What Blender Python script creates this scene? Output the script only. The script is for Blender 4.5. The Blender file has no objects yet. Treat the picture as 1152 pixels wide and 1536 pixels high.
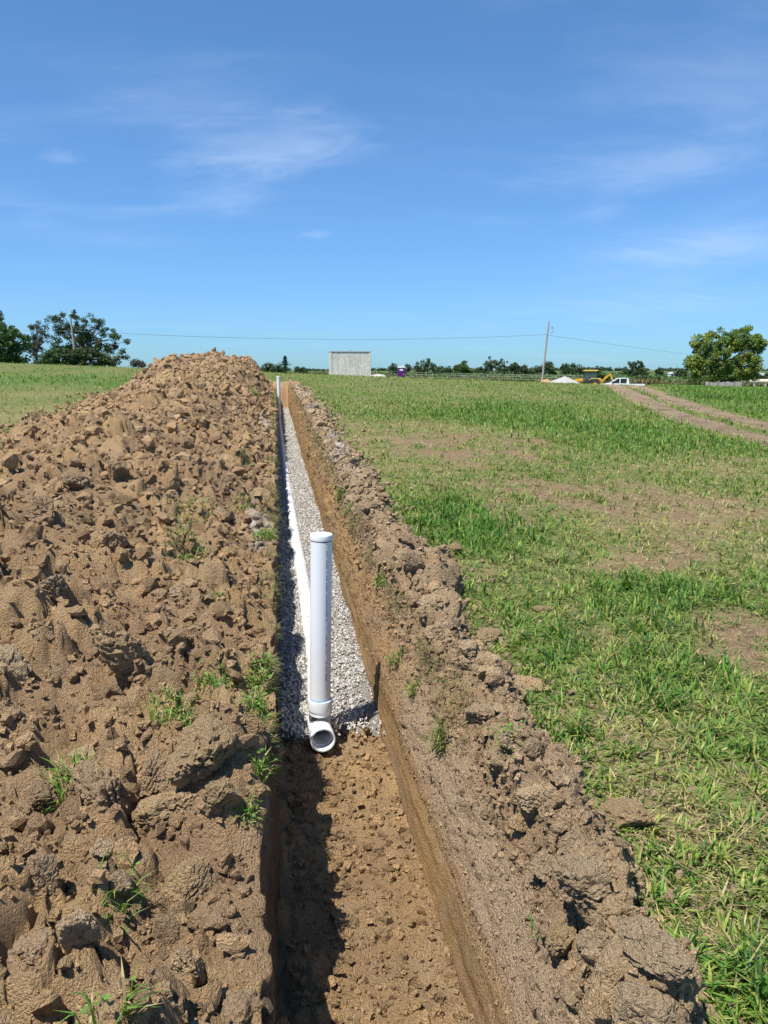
import bpy, bmesh, math, random
import numpy as np
from mathutils import Vector, Matrix, Euler, noise as mnoise

random.seed(7)
RNG = np.random.default_rng(11)
SC = bpy.context.scene
COL = SC.collection

# ------------------------------------------------------------------ camera, sky, sun, exposure
EYE = 1.5
PITCH = 10.5
YAW = 7.84
FPX = 1150.0                      # focal length in photograph pixels (1152 x 1536)
cam_d = bpy.data.cameras.new('camera')
cam = bpy.data.objects.new('camera', cam_d)
COL.objects.link(cam)
cam.location = (0, 0, EYE)
cam.rotation_euler = (math.radians(90 - PITCH), 0, math.radians(-YAW))
cam_d.sensor_fit = 'VERTICAL'
cam_d.sensor_height = 24.0
cam_d.lens = 24.0 * FPX / 1536.0
cam_d.clip_start = 0.05
cam_d.clip_end = 12000
SC.camera = cam
CAM_ROT = np.array(Euler(cam.rotation_euler).to_matrix())


def ray(px, py):
    d = CAM_ROT @ np.array([(px - 576) / FPX, -(py - 768) / FPX, -1.0])
    return d / np.linalg.norm(d)


SUN = Vector((-0.215, -0.17, 0.62)).normalized()
SUN_EL = math.asin(SUN.z)
SUN_AZ = math.atan2(SUN.x, SUN.y)

SC.view_settings.view_transform = 'Standard'
SC.view_settings.look = 'None'
SC.view_settings.exposure = 0.62
SC.view_settings.gamma = 1.0
SC.view_settings.use_curve_mapping = False

world = bpy.data.worlds.new('World')
SC.world = world
world.use_nodes = True


def build_world():
    nt = world.node_tree
    N, L = nt.nodes, nt.links
    N.clear()
    out = N.new('ShaderNodeOutputWorld')
    bg = N.new('ShaderNodeBackground')
    bg.inputs['Strength'].default_value = 0.096
    L.new(bg.outputs[0], out.inputs[0])
    sky = N.new('ShaderNodeTexSky')
    sky.sky_type = 'NISHITA'
    sky.sun_disc = False
    sky.sun_elevation = SUN_EL
    sky.sun_rotation = SUN_AZ
    sky.altitude = 300
    sky.air_density = 1.0
    sky.dust_density = 0.4
    sky.ozone_density = 4.0
    tint = N.new('ShaderNodeMixRGB')
    tint.blend_type = 'MULTIPLY'
    tint.inputs[0].default_value = 1.0
    tint.inputs[2].default_value = (0.72, 1.035, 1.16, 1)
    # soften the pale band at the horizon: c / (1 + c k)
    sk = N.new('ShaderNodeVectorMath'); sk.operation = 'MULTIPLY'; sk.inputs[1].default_value = (0.125, 0.070, 0.014)
    L.new(sky.outputs[0], sk.inputs[0])
    s1 = N.new('ShaderNodeVectorMath'); s1.operation = 'ADD'; s1.inputs[1].default_value = (1, 1, 1)
    L.new(sk.outputs[0], s1.inputs[0])
    sd = N.new('ShaderNodeVectorMath'); sd.operation = 'DIVIDE'
    L.new(sky.outputs[0], sd.inputs[0]); L.new(s1.outputs[0], sd.inputs[1])
    L.new(sd.outputs[0], tint.inputs[1])
    tc = N.new('ShaderNodeTexCoord')
    sep = N.new('ShaderNodeSeparateXYZ')
    L.new(tc.outputs['Generated'], sep.inputs[0])
    mx = N.new('ShaderNodeMath'); mx.operation = 'MAXIMUM'; mx.inputs[1].default_value = 0.0
    L.new(sep.outputs[2], mx.inputs[0])
    ad = N.new('ShaderNodeMath'); ad.operation = 'ADD'; ad.inputs[1].default_value = 0.12
    L.new(mx.outputs[0], ad.inputs[0])
    dx = N.new('ShaderNodeMath'); dx.operation = 'DIVIDE'
    dy = N.new('ShaderNodeMath'); dy.operation = 'DIVIDE'
    L.new(sep.outputs[0], dx.inputs[0]); L.new(ad.outputs[0], dx.inputs[1])
    L.new(sep.outputs[1], dy.inputs[0]); L.new(ad.outputs[0], dy.inputs[1])
    pl = N.new('ShaderNodeCombineXYZ')
    L.new(dx.outputs[0], pl.inputs[0]); L.new(dy.outputs[0], pl.inputs[1])

    def proj(px, py):
        d = ray(px, py)
        k = max(d[2], 0) + 0.12
        return np.array([d[0] / k, d[1] / k])

    def noise(scale, detail, rough, vec, dist=0.0):
        n = N.new('ShaderNodeTexNoise')
        n.inputs['Scale'].default_value = scale
        n.inputs['Detail'].default_value = detail
        n.inputs['Roughness'].default_value = rough
        n.inputs['Distortion'].default_value = dist
        L.new(vec, n.inputs['Vector'])
        return n.outputs[0]

    def rng(v, a, b, c, d):
        m = N.new('ShaderNodeMapRange'); m.interpolation_type = 'SMOOTHSTEP'
        m.inputs[1].default_value = a; m.inputs[2].default_value = b
        m.inputs[3].default_value = c; m.inputs[4].default_value = d
        L.new(v, m.inputs[0])
        return m.outputs[0]

    def mth(op, a, b):
        m = N.new('ShaderNodeMath'); m.operation = op
        for i, v in enumerate((a, b)):
            if isinstance(v, (int, float)):
                m.inputs[i].default_value = v
            else:
                L.new(v, m.inputs[i])
        return m.outputs[0]

    # stretched cirrus texture for the whole sky
    mp = N.new('ShaderNodeMapping')
    mp.inputs['Rotation'].default_value = (0, 0, math.radians(20))
    mp.inputs['Scale'].default_value = (0.55, 1.5, 1)
    L.new(pl.outputs[0], mp.inputs[0])
    fib = noise(2.6, 9, 0.62, mp.outputs[0], 0.7)
    base = rng(noise(0.8, 5, 0.55, mp.outputs[0], 0.4), 0.45, 0.80, 0.0, 0.16)
    total = mth('MULTIPLY', base, rng(fib, 0.35, 0.75, 0.0, 1.0))
    # the wisps that can be told apart: (end a, end b, half width px, strength)
    wisps = [((290, 262), (540, 178), 48, 0.50), ((280, 320), (390, 268), 34, 0.28),
             ((800, 290), (1180, 205), 38, 0.28), ((66, 224), (116, 246), 14, 0.24),
             ((455, 358), (492, 345), 10, 0.30), ((900, 395), (1190, 350), 26, 0.22),
             ((780, 475), (1190, 440), 20, 0.16), ((860, 340), (930, 300), 20, 0.16),
             ((950, 180), (1240, 60), 90, 0.24), ((880, 440), (1240, 300), 50, 0.18), ((180, 210), (420, 130), 80, 0.12)]
    for a, b, w, s in wisps:
        A, B = proj(*a), proj(*b)
        c = (A + B) / 2
        u = B - A
        ln = np.linalg.norm(u)
        ang = math.atan2(u[1], u[0])
        mid = ((a[0] + b[0]) / 2, (a[1] + b[1]) / 2)
        nrm = np.array([-(b[1] - a[1]), b[0] - a[0]], float)
        nrm /= np.linalg.norm(nrm)
        W = proj(mid[0] + nrm[0] * w, mid[1] + nrm[1] * w) - proj(*mid)
        per = abs(np.dot(W, [-math.sin(ang), math.cos(ang)]))
        m = N.new('ShaderNodeMapping'); m.vector_type = 'TEXTURE'
        m.inputs['Location'].default_value = (c[0], c[1], 0)
        m.inputs['Rotation'].default_value = (0, 0, ang)
        m.inputs['Scale'].default_value = (ln * 0.62, max(per, 0.01) * 1.5, 1)
        L.new(pl.outputs[0], m.inputs[0])
        le = N.new('ShaderNodeVectorMath'); le.operation = 'LENGTH'
        L.new(m.outputs[0], le.inputs[0])
        wob = mth('ADD', le.outputs['Value'], mth('MULTIPLY', mth('SUBTRACT', noise(1.6, 6, 0.6, m.outputs[0], 0.8), 0.5), 1.3))
        f = mth('MULTIPLY', rng(wob, 0.0, 1.0, 1.0, 0.0), s * 0.66)
        f = mth('MULTIPLY', f, rng(fib, 0.25, 0.7, 0.45, 1.0))
        total = mth('ADD', total, f)
    tot = mth('MINIMUM', total, 0.8)
    mix = N.new('ShaderNodeMixRGB')
    L.new(tot, mix.inputs[0])
    L.new(tint.outputs[0], mix.inputs[1])
    mix.inputs[2].default_value = (6.4, 7.2, 8.4, 1)
    L.new(mix.outputs[0], bg.inputs['Color'])


build_world()

sun_d = bpy.data.lights.new('sun', 'SUN')
sun_d.energy = 4.8
sun_d.angle = math.radians(0.5)
sun_d.color = (1.0, 0.955, 0.88)
sun_o = bpy.data.objects.new('sun', sun_d)
COL.objects.link(sun_o)
sun_o.rotation_euler = SUN.to_track_quat('Z', 'Y').to_euler()

# ------------------------------------------------------------------ numpy noise


def h2(ix, iy, s):
    a = (ix.astype(np.int64) * 374761393 + iy.astype(np.int64) * 668265263 + s * 1274126177) & 0xFFFFFFFF
    a = ((a ^ (a >> 13)) * 1274126177) & 0xFFFFFFFF
    a = ((a ^ (a >> 16)) * 2246822519) & 0xFFFFFFFF
    a = a ^ (a >> 15)
    return (a & 0xFFFFFF) / float(0x1000000)


def vn(x, y, s=0):
    """gradient noise, about -1..1"""
    x = np.asarray(x, float); y = np.asarray(y, float)
    ix = np.floor(x); iy = np.floor(y)
    fx = x - ix; fy = y - iy
    u = fx * fx * fx * (fx * (fx * 6 - 15) + 10)
    v = fy * fy * fy * (fy * (fy * 6 - 15) + 10)

    def g(ax, ay):
        t = h2(ix + ax, iy + ay, s) * 6.2831853
        return np.cos(t) * (fx - ax) + np.sin(t) * (fy - ay)
    a = g(0, 0) * (1 - u) + g(1, 0) * u
    b = g(0, 1) * (1 - u) + g(1, 1) * u
    return (a * (1 - v) + b * v) * 1.45


def fbm(x, y, s=0, o=4, gain=0.5):
    t = 0; a = 1.0; n = 0
    for i in range(o):
        t = t + a * vn(x * 2 ** i + 13.7 * i, y * 2 ** i - 7.1 * i, s + i * 17)
        n += a; a *= gain
    return t / n * 1.3


def worley(x, y, s=0):
    """F1, F2, random number of the nearest cell, and vector to its centre"""
    x = np.asarray(x, float); y = np.asarray(y, float)
    ix = np.floor(x); iy = np.floor(y)
    f1 = np.full(x.shape, 9.0); f2 = np.full(x.shape, 9.0)
    rid = np.zeros(x.shape); ox = np.zeros(x.shape); oy = np.zeros(x.shape)
    for ax in (-1, 0, 1):
        for ay in (-1, 0, 1):
            cx = ix + ax; cy = iy + ay
            px = cx + 0.1 + 0.8 * h2(cx, cy, s + 1); py = cy + 0.1 + 0.8 * h2(cx, cy, s + 2)
            d = np.hypot(x - px, y - py)
            closer = d < f1
            f2 = np.where(closer, f1, np.minimum(f2, d))
            rid = np.where(closer, h2(cx, cy, s + 3), rid)
            ox = np.where(closer, (x - px) * (h2(cx, cy, s + 4) * 2 - 1), ox)
            oy = np.where(closer, (y - py) * (h2(cx, cy, s + 5) * 2 - 1), oy)
            f1 = np.where(closer, d, f1)
    return f1, f2, rid, ox + oy


def sstep(a, b, x):
    t = np.clip((np.asarray(x, float) - a) / (b - a), 0, 1)
    return t * t * (3 - 2 * t)


def smooth_interp(x, xs, ys):
    """monotone-ish cubic through points"""
    xs = np.array(xs, float); ys = np.array(ys, float)
    m = np.gradient(ys, xs)
    x = np.clip(np.asarray(x, float), xs[0], xs[-1])
    i = np.clip(np.searchsorted(xs, x) - 1, 0, len(xs) - 2)
    h = xs[i + 1] - xs[i]
    t = (x - xs[i]) / h
    return ((2 * t ** 3 - 3 * t ** 2 + 1) * ys[i] + (t ** 3 - 2 * t ** 2 + t) * h * m[i]
            + (-2 * t ** 3 + 3 * t ** 2) * ys[i + 1] + (t ** 3 - t ** 2) * h * m[i + 1])


# ------------------------------------------------------------------ the lie of the land
ZC_Y = [-30, 0, 4, 10, 25, 45, 70, 110, 160, 260, 400, 900, 6000]
ZC_Z = [-0.6, 0.0, 0.15, 0.38, 0.88, 1.28, 1.10, 0.62, 0.25, -0.3, 0.15, 0.15, 0.1]
CR_Y = [-30, 0, 25, 45, 100, 170, 400, 6000]
CR_C = [0.008, 0.008, 0.024, 0.038, 0.040, 0.022, 0.0, 0.0]


def zg0(x, y):
    x = np.asarray(x, float); y = np.asarray(y, float)
    xe = 46 * np.tanh(x / 46)
    return smooth_interp(y, ZC_Y, ZC_Z) - np.interp(y, CR_Y, CR_C) * xe


def zg(x, y):
    x = np.asarray(x, float); y = np.asarray(y, float)
    near = 1 - sstep(40, 120, y)
    return zg0(x, y) + near * (0.035 * vn(x * 0.45, y * 0.45, 3) + 0.014 * vn(x * 1.7, y * 1.7, 4))


def zf(y):                       # trench floor
    return -0.43 + 0.019 * (np.asarray(y, float) - 3.7)


def pix(px, py, f=zg0, far=400):
    d = ray(px, py)
    t = 0.5 * np.exp(np.arange(0, math.log(far / 0.5), 0.003))
    p = np.array([0, 0, EYE]) + d * t[:, None]
    hit = np.where(p[:, 2] < f(p[:, 0], p[:, 1]))[0]
    return p[hit[0]] if len(hit) else p[-1]


def at(px, dist):
    """ground point in the direction of a photo column, at a horizontal distance"""
    d = ray(px, 556)
    h = math.hypot(d[0], d[1])
    x, y = d[0] / h * dist, d[1] / h * dist
    return np.array([x, y, float(zg(x, y))])


# ------------------------------------------------------------------ mesh helpers


def mesh_np(name, V, F, mat=None, smooth=True, col=None, parent=None, fmat=None):
    V = np.asarray(V, np.float32); F = np.asarray(F, np.int32)
    me = bpy.data.meshes.new(name)
    k = F.shape[1]
    me.vertices.add(len(V)); me.vertices.foreach_set('co', V.ravel())
    me.loops.add(F.size); me.loops.foreach_set('vertex_index', F.ravel())
    me.polygons.add(len(F))
    me.polygons.foreach_set('loop_start', np.arange(0, F.size, k, dtype=np.int32))
    try:
        me.polygons.foreach_set('loop_total', np.full(len(F), k, np.int32))
    except Exception:
        pass
    me.polygons.foreach_set('use_smooth', np.full(len(F), bool(smooth)))
    if fmat is not None:
        me.polygons.foreach_set('material_index', np.asarray(fmat, np.int32))
    me.update(calc_edges=True)
    if col is not None:
        a = me.color_attributes.new('col', 'FLOAT_COLOR', 'POINT')
        c = np.ones((len(V), 4), np.float32); c[:, :3] = col
        a.data.foreach_set('color', c.ravel())
    ob = bpy.data.objects.new(name, me)
    COL.objects.link(ob)
    for m in (mat if isinstance(mat, (list, tuple)) else [mat]):
        if m is not None:
            me.materials.append(m)
    if parent is not None:
        ob.parent = parent
    return ob


def grid_faces(nr, nc):
    i = np.arange(nr - 1)[:, None] * nc + np.arange(nc - 1)[None, :]
    i = i.ravel()
    return np.stack([i, i + 1, i + nc + 1, i + nc], 1)


def tag(o, label=None, cat=None, group=None, kind=None):
    if label: o['label'] = label
    if cat: o['category'] = cat
    if group: o['group'] = group
    if kind: o['kind'] = kind
    return o


def empty(name, loc=(0, 0, 0), rz=0.0, parent=None):
    o = bpy.data.objects.new(name, None)
    o.empty_display_size = 0.2
    COL.objects.link(o)
    o.location = loc; o.rotation_euler = (0, 0, rz)
    if parent: o.parent = parent
    return o


def bm_obj(name, bm, mat, parent=None, smooth=False):
    me = bpy.data.meshes.new(name)
    bm.normal_update()
    bm.to_mesh(me); bm.free()
    if smooth:
        me.polygons.foreach_set('use_smooth', np.full(len(me.polygons), True))
        try:
            me.set_sharp_from_angle(angle=math.radians(40))
        except Exception:
            pass
    me.materials.append(mat)
    o = bpy.data.objects.new(name, me)
    COL.objects.link(o)
    if parent: o.parent = parent
    return o


def add_box(bm, c, s, rot=None, taper=1.0):
    hx, hy, hz = s[0] / 2, s[1] / 2, s[2] / 2
    pts = []
    for z in (-1, 1):
        k = taper if z > 0 else 1.0
        for x, y in ((-1, -1), (1, -1), (1, 1), (-1, 1)):
            v = Vector((x * hx * k, y * hy * k, z * hz))
            if rot is not None: v = rot @ v
            pts.append(bm.verts.new(v + Vector(c)))
    for f in ((3, 2, 1, 0), (4, 5, 6, 7), (0, 1, 5, 4), (1, 2, 6, 5), (2, 3, 7, 6), (3, 0, 4, 7)):
        bm.faces.new([pts[i] for i in f])


def add_prism(bm, prof, y0, y1):
    """profile in x,z extruded along y"""
    a = [bm.verts.new((p[0], y0, p[1])) for p in prof]
    b = [bm.verts.new((p[0], y1, p[1])) for p in prof]
    n = len(prof)
    bm.faces.new(a); bm.faces.new(b[::-1])
    for i in range(n):
        j = (i + 1) % n
        bm.faces.new((a[j], a[i], b[i], b[j]))


def ring_frame(t):
    t = Vector(t).normalized()
    u = t.orthogonal().normalized() if abs(t.z) > 0.95 else t.cross(Vector((0, 0, 1))).normalized()
    return u, t.cross(u).normalized()


def add_tube(bm, pts, rad, seg=8, caps=True):
    rings = []
    n = len(pts)
    for i, p in enumerate(pts):
        a = Vector(pts[max(i - 1, 0)]); b = Vector(pts[min(i + 1, n - 1)])
        u, v = ring_frame(b - a)
        r = rad[i] if isinstance(rad, (list, tuple)) else rad
        rings.append([bm.verts.new(Vector(p) + (u * math.cos(k * 2 * math.pi / seg) + v * math.sin(k * 2 * math.pi / seg)) * r) for k in range(seg)])
    for i in range(n - 1):
        for k in range(seg):
            bm.faces.new((rings[i][k], rings[i][(k + 1) % seg], rings[i + 1][(k + 1) % seg], rings[i + 1][k]))
    if caps:
        bm.faces.new(rings[0][::-1]); bm.faces.new(rings[-1])


def add_lathe(bm, prof, seg=32, M=None):
    """profile of (radius, height); closes where the radius is 0"""
    rings = []
    for r, z in prof:
        if r <= 1e-6:
            v = Vector((0, 0, z))
            rings.append([bm.verts.new(M @ v if M else v)])
        else:
            row = []
            for k in range(seg):
                a = k * 2 * math.pi / seg
                v = Vector((r * math.cos(a), r * math.sin(a), z))
                row.append(bm.verts.new(M @ v if M else v))
            rings.append(row)
    for a, b in zip(rings[:-1], rings[1:]):
        for k in range(seg):
            j = (k + 1) % seg
            if len(a) == 1 and len(b) == 1: continue
            if len(a) == 1: bm.faces.new((a[0], b[j], b[k]))
            elif len(b) == 1: bm.faces.new((a[k], a[j], b[0]))
            else: bm.faces.new((a[k], a[j], b[j], b[k]))


# ------------------------------------------------------------------ materials


def new_mat(name):
    m = bpy.data.materials.new(name)
    m.use_nodes = True
    nt = m.node_tree
    b = nt.nodes['Principled BSDF']
    return m, nt.nodes, nt.links, b


def plain(name, col, rough=0.6, metal=0.0, spec=0.4, var=0.12, scale=6.0, bump=0.0, bscale=60.0, coat=0.0):
    m, N, L, b = new_mat(name)
    b.inputs['Roughness'].default_value = rough
    b.inputs['Metallic'].default_value = metal
    b.inputs['Specular IOR Level'].default_value = spec
    b.inputs['Coat Weight'].default_value = coat
    tc = N.new('ShaderNodeTexCoord')
    n = N.new('ShaderNodeTexNoise'); n.inputs['Scale'].default_value = scale; n.inputs['Detail'].default_value = 6
    L.new(tc.outputs['Object'], n.inputs['Vector'])
    r = N.new('ShaderNodeMapRange')
    r.inputs[1].default_value = 0.3; r.inputs[2].default_value = 0.7
    r.inputs[3].default_value = 1 - var; r.inputs[4].default_value = 1 + var
    L.new(n.outputs[0], r.inputs[0])
    mul = N.new('ShaderNodeVectorMath'); mul.operation = 'SCALE'
    mul.inputs[0].default_value = col[:3]
    L.new(r.outputs[0], mul.inputs['Scale'])
    L.new(mul.outputs[0], b.inputs['Base Color'])
    if bump:
        n2 = N.new('ShaderNodeTexNoise'); n2.inputs['Scale'].default_value = bscale; n2.inputs['Detail'].default_value = 8
        L.new(tc.outputs['Object'], n2.inputs['Vector'])
        bp = N.new('ShaderNodeBump'); bp.inputs['Strength'].default_value = bump; bp.inputs['Distance'].default_value = 0.01
        L.new(n2.outputs[0], bp.inputs['Height']); L.new(bp.outputs[0], b.inputs['Normal'])
    return m


def soil_mat(name, fine=1.0, rough=0.95, attr=True, base=(0.41, 0.285, 0.168), wet=False):
    m, N, L, b = new_mat(name)
    b.inputs['Roughness'].default_value = rough
    b.inputs['Specular IOR Level'].default_value = 0.15
    geo = N.new('ShaderNodeNewGeometry')
    if attr:
        at_ = N.new('ShaderNodeAttribute'); at_.attribute_name = 'col'
        src = at_.outputs['Color']
    else:
        rgb = N.new('ShaderNodeRGB'); rgb.outputs[0].default_value = (*base, 1)
        oi = N.new('ShaderNodeObjectInfo')
        hv = N.new('ShaderNodeHueSaturation')
        mr = N.new('ShaderNodeMapRange'); mr.inputs[3].default_value = 0.78; mr.inputs[4].default_value = 1.14
        L.new(oi.outputs['Random'], mr.inputs[0]); L.new(mr.outputs[0], hv.inputs['Value'])
        L.new(rgb.outputs[0], hv.inputs['Color'])
        src = hv.outputs[0]

    def nz(scale, det, rough_=0.6):
        n = N.new('ShaderNodeTexNoise')
        n.inputs['Scale'].default_value = scale; n.inputs['Detail'].default_value = det; n.inputs['Roughness'].default_value = rough_
        L.new(geo.outputs['Position'], n.inputs['Vector'])
        return n.outputs[0]
    n1 = nz(85, 6, 0.8)
    r1 = N.new('ShaderNodeMapRange'); r1.inputs[1].default_value = 0.28; r1.inputs[2].default_value = 0.72
    r1.inputs[3].default_value = 0.70; r1.inputs[4].default_value = 1.36
    L.new(n1, r1.inputs[0])
    mul = N.new('ShaderNodeMixRGB'); mul.blend_type = 'MULTIPLY'; mul.inputs[0].default_value = 1
    L.new(src, mul.inputs[1]); L.new(r1.outputs[0], mul.inputs[2])
    # pale dry dust and small ochre specks
    n2 = nz(9, 5)
    r2 = N.new('ShaderNodeMapRange'); r2.inputs[1].default_value = 0.5; r2.inputs[2].default_value = 0.75
    r2.inputs[3].default_value = 0.0; r2.inputs[4].default_value = 0.45
    L.new(n2, r2.inputs[0])
    mx = N.new('ShaderNodeMixRGB'); L.new(r2.outputs[0], mx.inputs[0])
    L.new(mul.outputs[0], mx.inputs[1]); mx.inputs[2].default_value = (0.48, 0.355, 0.225, 1)
    L.new(mx.outputs[0], b.inputs['Base Color'])
    def vor(scale):
        v = N.new('ShaderNodeTexVoronoi'); v.inputs['Scale'].default_value = scale
        L.new(geo.outputs['Position'], v.inputs['Vector'])
        return v.outputs['Distance']

    def mad(a, k, c):
        q = N.new('ShaderNodeMath'); q.operation = 'MULTIPLY_ADD'; q.inputs[1].default_value = k
        L.new(a, q.inputs[0])
        if c is None: q.inputs[2].default_value = 0.0
        else: L.new(c, q.inputs[2])
        return q.outputs[0]
    nf = nz(380, 3, 0.8)
    hh = mad(nf, 0.5, mad(n1, 0.34, mad(vor(68), -0.42, mad(vor(135), -0.62, mad(vor(290), -0.40, None)))))
    bp = N.new('ShaderNodeBump'); bp.inputs['Strength'].default_value = 1.0 * fine; bp.inputs['Distance'].default_value = 0.020
    L.new(hh, bp.inputs['Height']); L.new(bp.outputs[0], b.inputs['Normal'])
    return m


def leaf_mat(name, trans=0.35, rough=0.55):
    m, N, L, b = new_mat(name)
    at_ = N.new('ShaderNodeAttribute'); at_.attribute_name = 'col'
    L.new(at_.outputs['Color'], b.inputs['Base Color'])
    b.inputs['Roughness'].default_value = rough
    b.inputs['Specular IOR Level'].default_value = 0.3
    tr = N.new('ShaderNodeBsdfTranslucent')
    hs = N.new('ShaderNodeHueSaturation'); hs.inputs['Value'].default_value = 1.25; hs.inputs['Saturation'].default_value = 1.1
    L.new(at_.outputs['Color'], hs.inputs['Color']); L.new(hs.outputs[0], tr.inputs['Color'])
    mx = N.new('ShaderNodeMixShader'); mx.inputs[0].default_value = trans
    L.new(b.outputs[0], mx.inputs[1]); L.new(tr.outputs[0], mx.inputs[2])
    L.new(mx.outputs[0], N['Material Output'].inputs['Surface'])
    return m


def pvc_mat(name, col=(0.78, 0.79, 0.80), dirt=0.3):
    m, N, L, b = new_mat(name)
    b.inputs['Roughness'].default_value = 0.32
    b.inputs['Specular IOR Level'].default_value = 0.5
    b.inputs['Subsurface Weight'].default_value = 0.0
    tc = N.new('ShaderNodeTexCoord')
    n = N.new('ShaderNodeTexNoise'); n.inputs['Scale'].default_value = 14; n.inputs['Detail'].default_value = 9; n.inputs['Roughness'].default_value = 0.7
    L.new(tc.outputs['Object'], n.inputs['Vector'])
    r = N.new('ShaderNodeMapRange'); r.inputs[1].default_value = 0.55; r.inputs[2].default_value = 0.85
    r.inputs[3].default_value = 0; r.inputs[4].default_value = dirt
    L.new(n.outputs[0], r.inputs[0])
    mx = N.new('ShaderNodeMixRGB'); mx.inputs[1].default_value = (*col, 1); mx.inputs[2].default_value = (0.46, 0.37, 0.27, 1)
    L.new(r.outputs[0], mx.inputs[0]); L.new(mx.outputs[0], b.inputs['Base Color'])
    rr = N.new('ShaderNodeMapRange'); rr.inputs[3].default_value = 0.26; rr.inputs[4].default_value = 0.5
    L.new(n.outputs[0], rr.inputs[0]); L.new(rr.outputs[0], b.inputs['Roughness'])
    return m


M_SOIL = soil_mat('loose_soil')
M_CLOD = soil_mat('clod_soil', attr=False)
M_CLODC = soil_mat('clod_clay', attr=False, base=(0.48, 0.335, 0.18))
M_CLODG = soil_mat('clod_dry', attr=False, base=(0.49, 0.36, 0.215))
M_BLADE = leaf_mat('grass_blade', 0.35)
M_LEAF = leaf_mat('tree_leaf', 0.25, 0.5)
M_PVC = pvc_mat('white_pvc', dirt=0.28)
M_PVCD = pvc_mat('dusty_pvc', (0.68, 0.68, 0.67), dirt=0.6)
M_PVCI = plain('pvc_inside', (0.62, 0.63, 0.66), 0.45, var=0.05)
M_BARK = plain('bark', (0.10, 0.085, 0.07), 0.9, bump=0.6, bscale=20, var=0.3)
M_POLE = plain('weathered_pole', (0.36, 0.33, 0.29), 0.9, var=0.2, bump=0.3)

# ------------------------------------------------------------------ where the grass is green, dry or worn away
_lush, _bare, _dry = [], [], []


def _ell(lst, px, py, rx, ry, amp):
    c = pix(px, py); a = pix(px + rx, py); b_ = pix(px, py - ry); b2 = pix(px, py + ry)
    lst.append((c[0], c[1], max(abs(a[0] - c[0]), 0.15), max(abs(b_[1] - b2[1]) / 2, 0.15), amp))


for e in [(700, 675, 100, 26, 1.0), (830, 735, 170, 26, 1.0), (960, 775, 170, 28, .75), (1080, 760, 120, 34, .75),
          (960, 845, 95, 18, 1.1), (1100, 950, 60, 45, 0.9), (1125, 1010, 40, 40, .8), (1130, 1250, 45, 35, .7),
          (1090, 700, 90, 22, .6), (1040, 830, 110, 26, .5), (600, 660, 60, 20, .45), (740, 650, 70, 14, .5), (800, 775, 90, 12, .5)]:
    _ell(_bare, *e)
for e in [(860, 640, 150, 30, 1), (720, 790, 90, 40, 1), (760, 715, 90, 10, .7), (980, 900, 110, 35, 1.2), (660, 740, 60, 30, .6),
          (1090, 600, 120, 14, 1.1), (900, 1000, 130, 60, .7), (690, 610, 150, 14, .5), (120, 572, 200, 12, 1.0),
          (1000, 720, 60, 12, .6), (800, 1090, 70, 50, .6), (1120, 1480, 80, 60, .7), (1090, 1130, 60, 50, .6)]:
    _ell(_lush, *e)
for e in [(560, 690, 60, 40, .8), (620, 640, 100, 16, .5), (100, 620, 130, 16, 1.0), (60, 590, 80, 8, .5), (1050, 785, 110, 30, .8),
          (760, 850, 100, 30, .3), (1050, 1250, 110, 60, 1.0), (980, 1130, 90, 60, .5), (850, 1060, 90, 50, .4),
          (600, 605, 120, 10, .3), (1080, 1350, 90, 70, .6)]:
    _ell(_dry, *e)


def field(lst, x, y):
    t = np.zeros(np.shape(x))
    for cx, cy, rx, ry, a in lst:
        t = t + a * np.exp(-(((x - cx) / rx) ** 2 + ((y - cy) / ry) ** 2))
    return t


def cover(x, y):
    """bare 0..1, dry 0..1, lush 0..1"""
    x = np.asarray(x, float); y = np.asarray(y, float)
    n1 = fbm(x * 0.55, y * 0.4, 31, 4); n2 = fbm(x * 1.9, y * 1.5, 37, 3); n3 = fbm(x * 0.25, y * 0.12, 41, 3)
    fade = 1 - 0.7 * sstep(25, 60, y)
    lush = np.clip(field(_lush, x, y) * (0.55 + 0.5 * n2) + 0.32 * n1 + 0.15 * n3 + 0.22 * n2 + 0.10, 0, 1)
    n4 = fbm(x * 4.5, y * 3.2, 43, 3)
    bare = np.clip((np.minimum(field(_bare, x, y), 1.0) * 0.80 + (0.95 * n2 + 1.0 * n4 + 0.35 * n1) * fade - 0.36) * 1.4 - 0.30 * lush, 0, 1)
    dry = np.clip(field(_dry, x, y) * 0.6 + 0.45 * field(_bare, x, y) + 0.24 + 0.45 * n2 * fade - 0.30 * n1 - 0.35 * lush + 0.3 * bare, 0, 1)
    return bare, dry, lush


# two wheel ruts of the farm track, in photograph pixels -> ground
RUTS = []
for pts in ([(918, 577.5), (935, 585), (962, 600), (1000, 617), (1040, 631), (1090, 646), (1160, 664), (1260, 690)],
            [(948, 577.5), (975, 587), (1010, 600), (1050, 613), (1090, 624), (1152, 640), (1260, 666)]):
    w = [pix(*p) for p in pts]
    a, b_ = w[0], w[1]
    d = (a - b_) / np.linalg.norm(a - b_)
    w = [a + d * 30, a + d * 12] + w
    RUTS.append(np.array([[p[0], p[1]] for p in w]))


def rut_dist(x, y):
    best = np.full(np.shape(x), 99.0)
    for P in RUTS:
        for a, b_ in zip(P[:-1], P[1:]):
            ab = b_ - a
            t = np.clip(((x - a[0]) * ab[0] + (y - a[1]) * ab[1]) / (ab @ ab), 0, 1)
            best = np.minimum(best, np.hypot(x - a[0] - t * ab[0], y - a[1] - t * ab[1]))
    return best


# ------------------------------------------------------------------ banks: where they begin and end
Y_END = 31.0


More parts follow.
